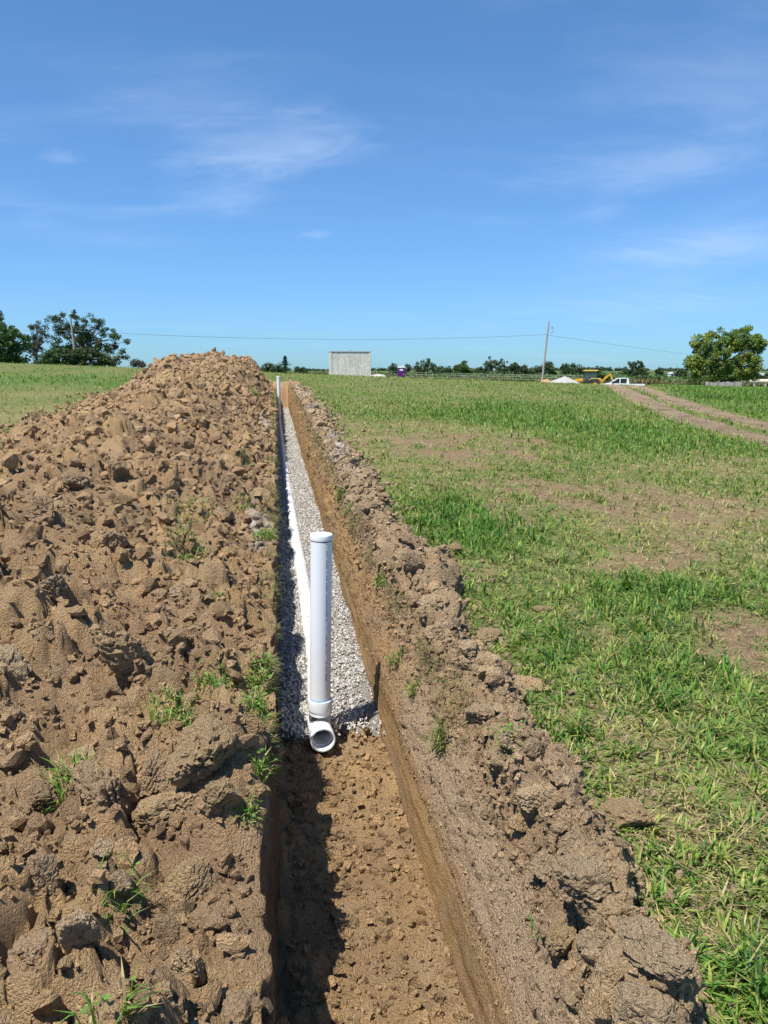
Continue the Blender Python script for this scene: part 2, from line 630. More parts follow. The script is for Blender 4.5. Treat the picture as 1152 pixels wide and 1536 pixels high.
def right_outer(y):              # where the right bank meets the grass
    y = np.asarray(y, float)
    return np.interp(y, [0, 2, 4, 8, 14, 22, 31], [0.90, 0.96, 0.99, 0.95, 0.89, 0.87, 0.82]) + 0.10 * vn(y * 1.3, y * 0 + 2, 51) + 0.07 * vn(y * 4, y * 0 + 5, 52)


def left_edge(y):                # the top left lip of the trench
    y = np.asarray(y, float)
    return np.interp(y, [0, 1.5, 3, 5, 9, 20, 31], [-0.08, -0.08, -0.065, -0.05, -0.05, -0.045, -0.04]) + 0.030 * vn(y * 1.6, y * 0 + 9, 53) + 0.022 * vn(y * 5, y * 0 + 1, 54) + 0.012 * vn(y * 13, y * 0 + 4, 50) + (0.030 * vn(y * 2.6, y * 0 + 6, 49) + 0.018 * vn(y * 9, y * 0 + 2, 48)) * (1 - sstep(3.0, 4.5, y))


PILE_Y = [0, 2, 4, 8, 12, 16, 20, 24, 28, 31, 34]
PILE_H = [0.20, 0.26, 0.30, 0.40, 0.52, 0.70, 0.88, 0.97, 0.90, 0.55, 0.0]


def pile_h(x, y):
    u = left_edge(y) - x
    H = smooth_interp(y, PILE_Y, PILE_H)
    wide = np.interp(y, [0, 8, 14, 24, 31], [4.5, 4.25, 4.2, 4.4, 3.6]) + 0.35 * vn(y * 0.6, y * 0 + 3, 55)
    fl = sstep(13, 20, y)
    rise = sstep(-0.1, 2.0 - 0.9 * fl, u)
    fall = 1 - sstep(0.36 + 0.20 * fl, 1.0, u / wide)
    lump = 1 + 0.22 * vn(x * 0.7, y * 0.5, 56) + 0.12 * vn(x * 1.6, y * 1.3, 57)
    lipb = (0.33 * np.exp(-((y - 2.35) / 0.30) ** 2) + 0.08 * np.exp(-((y - 1.7) / 0.2) ** 2) + 0.05 * np.exp(-((y - 3.25) / 0.2) ** 2)) * np.exp(-((u - 0.12) / 0.16) ** 2) - 0.11 * sstep(3.4, 4.6, y) * (1 - sstep(0.05, 0.6, u))
    return lipb + H * (0.03 + 0.97 * rise) * fall * lump - 0.10 * sstep(0.93, 1.05, u / wide)


def soil_relief(a, b, s, amp=1.0, big=1.0, res=0.01):
    """clods of several sizes; returns height and a colour seed"""
    wa = a + 0.05 * vn(a * 5, b * 5, s + 1) + 0.015 * vn(a * 21, b * 21, s + 2)
    wb = b + 0.05 * vn(a * 5 + 9, b * 5, s + 3) + 0.015 * vn(a * 21, b * 21 + 7, s + 4)
    h = 0.045 * fbm(a * 1.6, b * 1.6, s + 5, 4) * big
    zone = sstep(-0.25, 0.35, fbm(a * 0.9, b * 0.9, s + 6, 3))
    seed = 0
    for k, (sz, am, th) in enumerate([(0.36, 0.150 * big, 0.45), (0.19, 0.125, 0.38), (0.10, 0.075, 0.32), (0.052, 0.036, 0.25), (0.027, 0.015, 0.1)]):
        f1, f2, rid, tl = worley(wa / sz, wb / sz, s + 20 + k * 7)
        dome = np.sqrt(np.clip(1 - (f1 / 0.68) ** 2, 0, 1))
        crack = np.clip((f2 - f1) / 0.24, 0, 1)
        tall = np.clip((rid - th) / (1 - th), 0, 1)
        m = (0.35 + 0.65 * zone) if k < 3 else (0.7 + 0.3 * zone)
        m = m * (0.12 + 0.88 * sstep(1.2, 3.4, sz / res))
        h = h + am * m * amp * (tall * (0.15 * dome + 0.75 * crack ** 0.5) + (0.6, 0.65, 0.6, 0.35, 0)[k] * tl * crack ** 0.6 * (rid > th))
        if k in (1, 2):
            seed = seed + (rid - 0.5) * (0.6 if k == 1 else 0.4)
    h = h + 0.006 * fbm(a * 40, b * 40, s + 70, 2)
    return h, seed


C_BROWN = np.array([0.345, 0.232, 0.135]); C_CLAY = np.array([0.465, 0.318, 0.160]); C_DRY = np.array([0.49, 0.36, 0.218])
C_TOP = np.array([0.235, 0.168, 0.115]); C_ORANGE = np.array([0.42, 0.265, 0.125]); C_LIME = np.array([0.58, 0.56, 0.52])


def mixc(a, b, t):
    t = np.asarray(t)[..., None]
    return a * (1 - t) + b * t


def soil_colour(a, b, s, seed, clay=0.0):
    n = fbm(a * 1.1, b * 1.1, s + 80, 4); n2 = fbm(a * 3.1, b * 3.1, s + 84, 3); n3 = fbm(a * 0.6, b * 0.6, s + 88, 3)
    c = np.broadcast_to(C_BROWN, np.shape(a) + (3,)).copy()
    c = mixc(c, C_CLAY, np.clip(0.35 + 0.9 * n + 0.5 * seed + clay, 0, 1) * 0.75)
    c = mixc(c, C_DRY, np.clip(0.20 + 0.8 * n2 - 0.5 * seed, 0, 1) * 0.7)
    c = mixc(c, C_TOP, np.clip(0.9 * n3 - 0.12 + 0.9 * np.clip(-seed - 0.12, 0, 1), 0, 1) * 0.75)
    return c * np.array([1.06, 1.02, 0.96]) * (0.97 + 0.45 * np.asarray(seed)[..., None])


def rows(y0, y1, k):
    n = int(math.log((y1 + 0.9) / (y0 + 0.9)) / k)
    return (y0 + 0.9) * np.exp(np.linspace(0, math.log((y1 + 0.9) / (y0 + 0.9)), n)) - 0.9


def surf_normals(P):
    du = np.gradient(P, axis=0); dv = np.gradient(P, axis=1)
    n = np.cross(dv, du)
    n /= np.linalg.norm(n, axis=2, keepdims=True) + 1e-9
    return n


# ------------------------------------------------------------------ ground sheet (one sheet to the horizon, sunk beneath the trench and banks)


def build_ground():
    ys = np.concatenate([np.linspace(-14, 0, 20)[:-1], np.arange(0, 34, 0.24), 34 * np.exp(np.linspace(0, math.log(6000 / 34), 150))])
    t = np.linspace(-1, 1, 320)
    xs = np.sign(t) * (np.abs(t) * 14 + np.abs(t) ** 7 * 4000 + np.abs(t) ** 3 * 20)
    X, Y = np.meshgrid(xs, ys)
    Z = zg(X, Y)
    inside = sstep(-3.5, -3.15, X) * (1 - sstep(0.80, 0.92, X)) * (1 - sstep(29.5, 30.3, Y)) * sstep(-3, -2.5, Y)
    Z = Z - 1.3 * inside
    bare, dry, lush = cover(X, Y)
    c = np.broadcast_to(np.array([0.105, 0.130, 0.040]), X.shape + (3,)).copy()
    c = mixc(c, np.array([0.075, 0.145, 0.028]), lush)
    c = mixc(c, np.array([0.235, 0.190, 0.088]), np.clip(dry * 0.8, 0, 1))
    c = mixc(c, np.array([0.195, 0.135, 0.080]), np.clip(bare * 1.2, 0, 1))
    fl = fbm(X * 0.008, Y * 0.02, 77, 4)
    far = sstep(60, 150, Y)
    c = mixc(c, np.array([0.085, 0.125, 0.040]) * (1 + 0.35 * fl[..., None]), far)
    V = np.stack([X, Y, Z], 2).reshape(-1, 3)
    m, N, L, b = new_mat('field_soil_and_thatch')
    b.inputs['Roughness'].default_value = 0.95; b.inputs['Specular IOR Level'].default_value = 0.1
    a = N.new('ShaderNodeAttribute'); a.attribute_name = 'col'
    geo = N.new('ShaderNodeNewGeometry')
    n = N.new('ShaderNodeTexNoise'); n.inputs['Scale'].default_value = 14; n.inputs['Detail'].default_value = 10; n.inputs['Roughness'].default_value = 0.75
    L.new(geo.outputs['Position'], n.inputs['Vector'])
    r = N.new('ShaderNodeMapRange'); r.inputs[1].default_value = 0.3; r.inputs[2].default_value = 0.7; r.inputs[3].default_value = 0.6; r.inputs[4].default_value = 1.35
    L.new(n.outputs[0], r.inputs[0])
    mu = N.new('ShaderNodeMixRGB'); mu.blend_type = 'MULTIPLY'; mu.inputs[0].default_value = 1
    L.new(a.outputs['Color'], mu.inputs[1]); L.new(r.outputs[0], mu.inputs[2]); L.new(mu.outputs[0], b.inputs['Base Color'])
    bp = N.new('ShaderNodeBump'); bp.inputs['Strength'].default_value = 0.8; bp.inputs['Distance'].default_value = 0.03
    L.new(n.outputs[0], bp.inputs['Height']); L.new(bp.outputs[0], b.inputs['Normal'])
    o = mesh_np('ground', V, grid_faces(*X.shape), m, True, c.reshape(-1, 3))
    tag(o, 'gently rising grass field on both sides of the trench', kind='structure')


build_ground()


def build_track():
    root = None
    V, F, C = [], [], []
    off = 0
    for k, P in enumerate(RUTS):
        seg = np.linalg.norm(np.diff(P, axis=0), axis=1)
        cum = np.concatenate([[0], np.cumsum(seg)])
        s = np.arange(0, cum[-1], 0.22)
        cx = smooth_interp(s, cum, P[:, 0]); cy = smooth_interp(s, cum, P[:, 1])
        tx = np.gradient(cx); ty = np.gradient(cy); l = np.hypot(tx, ty); tx /= l; ty /= l
        w = 0.50 + 0.14 * vn(s * 0.5, s * 0 + k, 61) + 0.10 * vn(s * 2, s * 0 + k, 62)
        v = np.linspace(-1, 1, 15)
        X = cx[:, None] + ty[:, None] * v[None] * w[:, None]; Y = cy[:, None] - tx[:, None] * v[None] * w[:, None]
        Z = zg(X, Y) + 0.028 * (1 - v[None] ** 4) + 0.012 * vn(X * 5, Y * 5, 63) - 0.012
        V.append(np.stack([X, Y, Z], 2).reshape(-1, 3)); F.append(grid_faces(*X.shape) + off); off += X.size
        n = fbm(X * 2, Y * 2, 64, 4)
        c = mixc(np.broadcast_to(np.array([0.36, 0.265, 0.165]), X.shape + (3,)), np.array([0.19, 0.14, 0.08]), np.clip(0.4 + n, 0, 1))
        C.append(c.reshape(-1, 3))
    o = mesh_np('dirt_track', np.concatenate(V), np.concatenate(F), M_SOIL, True, np.concatenate(C))
    tag(o, 'pair of bare brown wheel ruts leading up to the white pickup', kind='structure')


build_track()


# ------------------------------------------------------------------ trench floor, right bank, left spoil pile
def build_floor():
    ys = rows(0.4, Y_END, 0.0065)
    xs = np.linspace(-0.14, 0.66, 95)
    X, Y = np.meshgrid(xs, ys)
    h, seed = soil_relief(X * 1.3, Y * 1.3, 300, 0.55, 0.35, 0.0065 * (Y + 0.9))
    edge = np.clip(np.abs(X - 0.26) - 0.2, 0, 1)
    Z = zf(Y) + h - 0.05 + edge ** 2 * 0.35 + 1.0 * sstep(27.9, 28.7, Y + 0.3 * vn(X * 4, Y * 0, 311))
    c = soil_colour(X, Y, 300, seed, 0.35)
    c = mixc(c, C_ORANGE, np.clip(0.35 + fbm(X * 3, Y * 2, 309, 3), 0, 1) * 0.55)
    o = mesh_np('trench_floor', np.stack([X, Y, Z], 2).reshape(-1, 3), grid_faces(*X.shape), M_SOIL, True, c.reshape(-1, 3))
    tag(o, 'lumpy ochre clay floor of the open trench', kind='structure')
    return np.stack([X, Y, Z], 2), c


FLOOR_P, FLOOR_C = build_floor()

RB_Y = [0.4, 2.2, 3.4, 4.3, 8, 14, 22, 31]


def right_profile(y):
    """control points (x, z) of the right wall and bank for an array of y"""
    f = zf(y); g = zg0(np.full_like(y, 0.9), y)

    def I(v): return np.interp(y, RB_Y, v)
    lump = 1 + 0.45 * vn(y * 1.1, y * 0 + 1, 401) + 0.25 * vn(y * 2.7, y * 0 + 1, 402)
    ro = right_outer(y)
    xs = [I([.56, .54, .52, .50, .47, .43, .40, .36]), I([.57, .555, .53, .505, .475, .435, .405, .365]), I([.60, .59, .56, .52, .485, .445, .415, .37]),
          I([.66, .65, .62, .56, .51, .47, .43, .39]), I([.74, .73, .69, .64, .60, .55, .52, .46]),
          np.minimum(I([.84, .83, .80, .74, .69, .64, .60, .54]), ro - 0.20), ro - 0.12, ro - 0.03, ro + 0.06]
    zs = [f - 0.12, f + 0.12 + 0 * y, f + I([.25, .24, .25, .34, .36, .42, .5, .5]), np.maximum(f + .36, g - I([.16, .15, .14, .12, .10, .08, .06, .05])),
          g + I([.02, .02, .02, .03, .05, .05, .04, .03]), g + I([.15, .15, .14, .13, .14, .13, .10, .08]) * lump, g + I([.16, .17, .15, .12, .13, .11, .08, .05]) * lump,
          g + 0.02 + 0 * y, g - 0.09 + 0 * y]
    return np.stack(xs, 1), np.stack(zs, 1)


def build_right_bank():
    ys = rows(0.4, Y_END, 0.0046)
    cx, cz = right_profile(ys)
    nc = cx.shape[1]
    k = np.concatenate([np.linspace(0, 3.4, 70, endpoint=False), np.linspace(3.4, nc - 1, 115)])
    i = np.clip(np.floor(k).astype(int), 0, nc - 2); t = k - i
    def spline(c):
        p0 = c[:, np.clip(i - 1, 0, nc - 1)]; p1 = c[:, i]; p2 = c[:, i + 1]; p3 = c[:, np.clip(i + 2, 0, nc - 1)]
        return 0.5 * (2 * p1 + (p2 - p0) * t + (2 * p0 - 5 * p1 + 4 * p2 - p3) * t ** 2 + (3 * p1 - p0 - 3 * p2 + p3) * t ** 3)
    X = spline(cx); Z = spline(cz); Y = np.repeat(ys[:, None], len(k), 1)
    K = np.repeat(k[None], len(ys), 0)
    P = np.stack([X, Y, Z], 2)
    nrm = surf_normals(P)
    S = np.concatenate([np.zeros((len(ys), 1)), np.cumsum(np.hypot(np.diff(X, axis=1), np.diff(Z, axis=1)), 1)], 1)
    h, seed = soil_relief(S + 3, Y, 420, 1.0, 0.9, 0.0046 * (Y + 0.9))
    loose = sstep(3.6, 5.2, K)
    # scraped clay of the wall: drag marks along the trench and crumbly vertical breaks
    drag = 0.010 * fbm(S * 16, Y * 1.1, 431, 4) + 0.006 * fbm(S * 5, Y * 7, 433, 3) + 0.018 * fbm(S * 2.2, Y * 1.8, 435, 3)
    f1, f2, rid, tl = worley(S / 0.05, Y / 0.05, 437)
    pit = -0.012 * (rid > 0.8) * np.clip(1 - f1 / 0.5, 0, 1)
    mid = sstep(1.6, 2.6, K)
    tooth = 0.010 * np.abs(vn(Y * 6.5 + 0.4 * vn(S * 6, Y * 2, 439), S * 0.8, 438)) * sstep(0.8, 1.6, K)
    wall = drag - tooth + 0.012 * fbm(S * 9, Y * 9, 436, 4) * mid + pit * 1.6 * (0.4 + 0.6 * mid) + 0.35 * mid * (h - 0.06)
    d = wall * (1 - loose) + (h * 0.95 - 0.035) * loose
    P = P + nrm * d[..., None]
    c = soil_colour(S + 3, Y, 420, seed, -0.1)
    c = mixc(c, C_DRY * 1.0, loose * 0.45 + 0.1)
    wallc = mixc(np.broadcast_to(np.array([0.45, 0.275, 0.118]), X.shape + (3,)), np.array([0.36, 0.255, 0.16]), np.clip(0.25 + 0.8 * fbm(S * 4, Y * 1.2, 441, 4), 0, 1))
    wallc = mixc(wallc, np.array([0.46, 0.335, 0.22]), sstep(3.2, 4.6, Y * 0 + 4.6 - np.clip(Y - 3.0, 0, 1.6)) * sstep(1.2, 2.4, K) * 0.85)
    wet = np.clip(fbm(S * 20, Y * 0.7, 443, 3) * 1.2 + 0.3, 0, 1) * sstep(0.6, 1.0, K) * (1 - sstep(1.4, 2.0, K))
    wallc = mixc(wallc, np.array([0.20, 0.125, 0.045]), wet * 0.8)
    tk = sstep(3.0, 4.0, K + 0.5 * fbm(S * 3, Y * 3, 445, 3))
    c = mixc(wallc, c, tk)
    topsoil = sstep(3.4, 3.9, K) * (1 - sstep(4.1, 4.7, K)) * sstep(2, 5, Y)
    c = mixc(c, C_TOP, topsoil * np.clip(0.3 + fbm(S * 6, Y * 3, 447, 3), 0, 1) * 0.7)
    for (py_, k0, a) in [(9.2, 5.2, 1.0), (11.0, 5.8, .8), (16, 5.5, .9), (20, 5.4, .9), (24, 5, .8), (7.9, 5.0, .5)]:
        m = a * np.exp(-((Y - py_) / (0.05 * py_)) ** 2 - ((K - k0) / 0.7) ** 2) * np.clip(0.5 + 1.5 * fbm(S * 9, Y * 6, 449, 3), 0, 1)
        c = mixc(c, C_LIME, np.clip(m, 0, 0.85))
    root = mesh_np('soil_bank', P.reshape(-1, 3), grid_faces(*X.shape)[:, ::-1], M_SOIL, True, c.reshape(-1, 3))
    tag(root, 'low brown soil bank and scraped clay wall along the right side of the trench', 'soil bank')
    return root, P, c, K


RB, RB_P, RB_C, RB_K = build_right_bank()


def left_surface(x, y):
    return zg0(x, y) + pile_h(x, y)


def build_left_pile():
    ys = rows(0.4, 34.0, 0.0052)
    W = np.clip(1.3 * ys + 2.6, 3.6, 5.0)
    e = left_edge(ys)
    nt, nw = 310, 26
    t = np.linspace(0, 1, nt)
    tt = 0.55 * t + 0.45 * t ** 2
    X = e[:, None] - tt[None] * W[:, None]
    Y = np.repeat(ys[:, None], nt, 1)
    Z = left_surface(X, Y)
    h, seed = soil_relief(X, Y, 500, 1.2, 1.0, 0.0049 * (Y + 0.9))
    u = e[:, None] - X
    lip = sstep(0.0, 0.22, u)
    fade = (1 - sstep(0.97, 1.0, t))[None]
    Z = Z + h * (0.5 + 0.5 * lip) - 0.035 - 0.035 * lip
    X = X + (0.035 * fbm(X * 5, Y * 5, 521, 3) + 0.012 * fbm(X * 16, Y * 16, 523, 2)) * (0.4 + 0.6 * lip)
    Yd = Y + (0.035 * fbm(X * 5 + 5, Y * 5, 525, 3) + 0.5 * h * fbm(X * 9, Y * 9, 526, 2)) * lip
    Z = Z - 0.5 * (1 - fade) - 2.0 * sstep(33.0, 34.0, Y)
    c = soil_colour(X, Y, 500, seed, 0.0)
    for (px, py, rx, ry, a) in [(390, 790, 18, 14, 1), (398, 640, 7, 14, .8), (385, 815, 14, 10, .6)]:
        q = pix(px, py, left_surface)
        r = pix(px - rx, py, left_surface); s = pix(px, py - ry, left_surface)
        m = a * np.exp(-((X - q[0]) / max(abs(r[0] - q[0]), .05)) ** 2 - ((Y - q[1]) / max(abs(s[1] - q[1]), .1)) ** 2) * np.clip(0.5 + 1.6 * fbm(X * 14, Y * 10, 528, 3), 0, 1)
        c = mixc(c, C_LIME, np.clip(m, 0, .85))
    # wall below the lip
    s = np.linspace(0, 1, nw, endpoint=False)
    ft = zf(ys) - 0.1
    top = Z[:, 0]
    Xw = (-0.045 + 0.012 * vn(ys * 1.3, ys * 0, 531))[:, None] * (1 - s[None]) + X[:, :1] * s[None]
    Yw = np.repeat(ys[:, None], nw, 1)
    Zw = ft[:, None] * (1 - s[None]) + top[:, None] * s[None]
    Xw = Xw + (0.020 * fbm(Zw * 7, Yw * 3.5, 533, 4) + 0.014 * fbm(Zw * 20, Yw * 12, 535, 3)) * (1 - s[None] ** 3)
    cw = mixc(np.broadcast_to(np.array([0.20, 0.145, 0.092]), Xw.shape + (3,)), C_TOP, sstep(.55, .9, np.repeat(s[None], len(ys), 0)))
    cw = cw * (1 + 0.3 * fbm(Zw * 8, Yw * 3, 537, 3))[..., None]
    P = np.concatenate([np.stack([Xw, Yw, Zw], 2), np.stack([X, Yd, Z], 2)], 1)
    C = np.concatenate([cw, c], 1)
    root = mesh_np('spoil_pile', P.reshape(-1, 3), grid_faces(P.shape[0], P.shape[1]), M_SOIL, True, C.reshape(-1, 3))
    tag(root, 'long heap of loose brown excavated soil along the left side of the trench', 'soil heap')
    return root, P, C


LP, LP_P, LP_C = build_left_pile()


# ------------------------------------------------------------------ clods
def clod_mesh(i, sub=4, facets=11, rough=0.05):
    rr = random.Random(100 + i)
    bm = bmesh.new()
    bmesh.ops.create_icosphere(bm, subdivisions=sub, radius=1.0)
    planes = []
    for _ in range(facets):
        n = Vector((rr.gauss(0, 1), rr.gauss(0, 1), rr.gauss(0, 1))).normalized()
        planes.append((n, rr.uniform(0.50, 0.92)))
    sc = Vector((rr.uniform(0.85, 1.2), rr.uniform(0.75, 1.05), rr.uniform(0.68, 0.95)))
    off = Vector((i * 7.3, i * 3.1, 0))
    for v in bm.verts:
        d = v.co.normalized()
        r = 1.18
        for n, dd in planes:
            q = n.dot(d)
            if q > 0.05:
                r = min(r, dd / q)
        q = Vector((d.x * sc.x, d.y * sc.y, d.z * sc.z)) * r
        r += rough * 1.3 * mnoise.fractal(q * 2.2 + off, 1.0, 2.0, 3) + rough * 1.0 * mnoise.fractal(q * 8 + off, 0.6, 2.0, 4)
        c2 = mnoise.voronoi(q * 1.9 + off)[0]
        r -= 0.16 * max(0.0, 1 - (c2[1] - c2[0]) / 0.10)
        r += 0.05 * (0.40 - mnoise.voronoi(q * 4.6 + off)[0][0]) + 0.06 * (0.4 - mnoise.voronoi(q * 8.5 + off)[0][0])
        v.co = Vector((d.x * sc.x, d.y * sc.y, d.z * sc.z)) * r
    me = bpy.data.meshes.new('clod')
    bm.to_mesh(me); bm.free()
    me.polygons.foreach_set('use_smooth', np.full(len(me.polygons), True))
    try:
        me.set_sharp_from_angle(angle=math.radians(28))
    except Exception:
        pass
    return me


CLODS = {}
for mname, mt in (('soil', M_CLOD), ('clay', M_CLODC), ('dry', M_CLODG)):
    CLODS[mname] = []
    for i in range(7):
        me = clod_mesh(i + {'soil': 0, 'clay': 20, 'dry': 40}[mname])
        me.materials.append(mt)
        CLODS[mname].append(me)
BIG = [clod_mesh(70 + i, 5, 9, 0.06) for i in range(6)]
for i, me in enumerate(BIG):
    me.materials.append([M_CLODC, M_CLODG, M_CLOD][i % 3])


def put_clod(name, me, p, size, parent=None, sink=0.25, rot=None, sc=(1, 1, 1)):
    o = bpy.data.objects.new(name, me)
    COL.objects.link(o)
    o.location = (p[0], p[1], p[2] + size * (0.6 - sink) * 0.5)
    o.rotation_euler = rot or (random.uniform(-1.2, 1.2), random.uniform(-1.2, 1.2), random.uniform(0, 6.28))
    o.scale = (size * sc[0], size * sc[1], size * sc[2])
    if parent: o.parent = parent
    return o


def nearest_on(P, px, py):
    """point of a surface grid seen at a photo pixel (nearest to the camera along the ray)"""
    d = ray(px, py)
    Q = P.reshape(-1, 3) - np.array([0, 0, EYE])
    t = Q @ d
    off = np.linalg.norm(Q - t[:, None] * d, axis=1) / np.maximum(t, 0.1)
    ok = np.where((off < 0.006) & (t > 0.3))[0]
    if len(ok) == 0:
        j = int(np.argmin(off + (t < 0.3)))
    else:
        j = ok[np.argmin(t[ok])]
    return P.reshape(-1, 3)[j]


def scatter_clods(P, parent, n, smin, smax, sel, kinds, seed):
    rr = random.Random(seed)
    idx = np.where(sel.ravel())[0]
    Q = P.reshape(-1, 3)
    for _ in range(n):
        p = Q[idx[rr.randrange(len(idx))]]
        dist = math.hypot(p[0], p[1]) + 0.3
        s = (smin + (smax - smin) * rr.random() ** 2.2) * min(1.5, 0.75 + 0.04 * dist)
        put_clod('clod', rr.choice(CLODS[rr.choice(kinds)]), p, s, parent, 0.35)


_u = LP_P[..., 0]
selL = (_u < -0.10) & (LP_P[..., 1] > 1.0) & (LP_P[..., 1] < 28) & (_u > -4.2)
scatter_clods(LP_P, LP, 190, 0.022, 0.085, selL, ['soil', 'soil', 'clay', 'dry'], 5)
selR = (RB_K > 4.3) & (RB_K < 7.2) & (RB_P[..., 1] > 1.1) & (RB_P[..., 1] < 26)
scatter_clods(RB_P, RB, 130, 0.018, 0.065, selR, ['dry', 'dry', 'soil', 'clay'], 6)
# the large clods that stand out: (px, py, radius px, mesh, squash)
for px, py, rp, mi, sc in [(300, 1100, 72, 0, (1.1, .8, .8)), (185, 955, 45, 3, (1.1, .9, .8)), (160, 1165, 62, 5, (.9, 1, .9)), (330, 1185, 40, 0, (1, .8, 1)),
                           (258, 1195, 48, 3, (1, .9, .8)), (55, 1300, 38, 2, (1, .8, .9)), (155, 1262, 26, 4, (.9, .7, 1.1)), (225, 1150, 40, 5, (1, .8, .9)),
                           (270, 1330, 45, 3, (1, .8, .7)), (20, 985, 40, 1, (1, 1, .7)), (115, 1385, 36, 1, (1.1, .8, .8)), (60, 1190, 40, 5, (1, .8, .8)),
                           (250, 1395, 40, 2, (1.1, .8, .6)), (290, 1440, 34, 3, (1, .9, .7)), (50, 1420, 40, 5, (1, 1, .7)), (390, 1180, 26, 0, (1, .8, .9)),
                           (180, 690, 22, 5, (1, .8, .8)), (110, 720, 26, 2, (1, .8, .8)), (60, 760, 30, 5, (1, .8, .7)), (170, 800, 34, 2, (1, .8, .7)),
                           (90, 870, 32, 5, (1, .8, .7)), (340, 760, 18, 4, (1, .8, .8)), (270, 870, 26, 4, (1, .8, .7)), (130, 640, 18, 3, (1, .8, .8))]:
    p = nearest_on(LP_P, px, py + rp * 0.3)
    d = np.linalg.norm(p - np.array([0, 0, EYE]))
    put_clod('clod', BIG[mi], p, rp / FPX * d * 0.86, LP, 0.75, None, (sc[0], sc[1], 0.5 + 0.5 * sc[2]))
for px, py, rp, mi, sc in [(885, 1300, 78, 1, (.8, 1.2, .8)), (975, 1385, 66, 4, (.75, 1.3, .6)), (820, 1280, 50, 4, (1, .9, .8)), (960, 1490, 66, 1, (1, 1, .8)),
                           (840, 1370, 46, 3, (.9, .8, .8)), (770, 1085, 34, 4, (1.2, .8, .8)), (720, 1060, 40, 1, (1, 1, .7)), (700, 965, 36, 1, (1, .9, .7)),
                           (645, 885, 36, 4, (1.2, .8, .7)), (610, 830, 30, 1, (1, .8, .8)), (600, 790, 28, 2, (1.1, .8, .8)), (545, 745, 24, 4, (1, .8, .9)),
                           (520, 705, 18, 2, (1, .8, .9)), (500, 660, 14, 4, (1, .8, .8)), (800, 1180, 40, 1, (1, 1, .6)), (900, 1400, 40, 4, (1, .8, .7)),
                           (740, 1010, 32, 2, (1, .8, .8)), (930, 1345, 34, 3, (1, .8, .8)), (1000, 1450, 36, 0, (1, .8, .8)), (850, 1320, 30, 5, (1, .8, .8)), (910, 1450, 30, 0, (1, .9, .8)), (870, 1430, 24, 4, (1, .8, .9)), (1010, 1510, 34, 5, (1, .9, .8)), (930, 1270, 26, 0, (1, .8, .8)), (780, 1230, 26, 3, (1, .8, .7)), (850, 1490, 26, 1, (1, .8, .8)), (835, 1195, 24, 5, (1, .8, .8)), (905, 1500, 30, 3, (1, .8, .7)), (860, 1240, 36, 4, (1, .8, .7)), (675, 920, 30, 4, (1, .8, .7))]:
    p = nearest_on(RB_P, px, py + rp * 0.3)
    d = np.linalg.norm(p - np.array([0, 0, EYE]))
    put_clod('clod', BIG[mi], p, rp / FPX * d * (0.66 if rp > 60 else 0.66), RB, 0.85, (random.uniform(-.25, .25), random.uniform(-.25, .25), random.uniform(0, 6.28)), (sc[0], sc[1], 0.5 + 0.5 * sc[2]))


# ------------------------------------------------------------------ crumbs: thousands of small lumps, one part per surface
def ico(sub):
    bm = bmesh.new(); bmesh.ops.create_icosphere(bm, subdivisions=sub, radius=1.0)
    V = np.array([v.co[:] for v in bm.verts]); F = np.array([[v.index for v in f.verts] for f in bm.faces])
    bm.free()
    return V, F


ICO1, ICO2 = ico(1), ico(2)
CUBE = (np.array([[x, y, z] for z in (-.75, .75) for y in (-.75, .75) for x in (-.75, .75)], float),
        np.array([[0, 2, 1], [1, 2, 3], [4, 5, 6], [5, 7, 6], [0, 1, 4], [1, 5, 4], [2, 6, 3], [3, 6, 7], [0, 4, 2], [2, 4, 6], [1, 3, 5], [3, 7, 5]]))


def lumps(name, pts, size, cols, mat, parent=None, base=ICO1, jit=0.28, smooth=False, flat=(0.6, 1.0), lift=0.25):
    if base == 'proto':
        bv = np.stack([q[0] for q in PROTO]); BF = PROTO[0][1]
        n = len(pts); nv = bv.shape[1]
        BV = bv[RNG.integers(0, len(PROTO), n)]; jit = 0.0; smooth = False
    else:
        BV, BF = base[0][None], base[1]
        n = len(pts); nv = BV.shape[1]
    V = BV * (1 + jit * RNG.uniform(-1, 1, (n, nv)))[..., None] + 0.8 * jit * RNG.uniform(-1, 1, (n, nv, 3))
    V = V * RNG.uniform(flat[0], 1.25, (n, 1, 3))
    a = RNG.uniform(0, 6.28, n); b = RNG.uniform(-0.9, 0.9, n)
    ca, sa, cb, sb = np.cos(a), np.sin(a), np.cos(b), np.sin(b)
    x, y, z = V[..., 0], V[..., 1], V[..., 2]
    y, z = y * cb[:, None] - z * sb[:, None], y * sb[:, None] + z * cb[:, None]
    x, y = x * ca[:, None] - y * sa[:, None], x * sa[:, None] + y * ca[:, None]
    V = np.stack([x, y, z], 2) * size[:, None, None] + pts[:, None, :]
    V[..., 2] += (size * lift)[:, None]
    F = (BF[None] + (np.arange(n) * nv)[:, None, None]).reshape(-1, 3)
    C = np.repeat(cols[:, None, :], nv, 1).reshape(-1, 3)
    o = mesh_np(name, V.reshape(-1, 3), F, mat, smooth, C, parent)
    return o


def proto_arrays(ids):
    out = []
    for i in ids:
        me = clod_mesh(i, 2, 8, 0.07)
        V = np.empty(len(me.vertices) * 3); me.vertices.foreach_get('co', V)
        F = np.empty(len(me.polygons) * 3, np.int32); me.polygons.foreach_get('vertices', F)
        out.append((V.reshape(-1, 3), F.reshape(-1, 3)))
        bpy.data.meshes.remove(me)
    return out


PROTO = proto_arrays(range(200, 208))


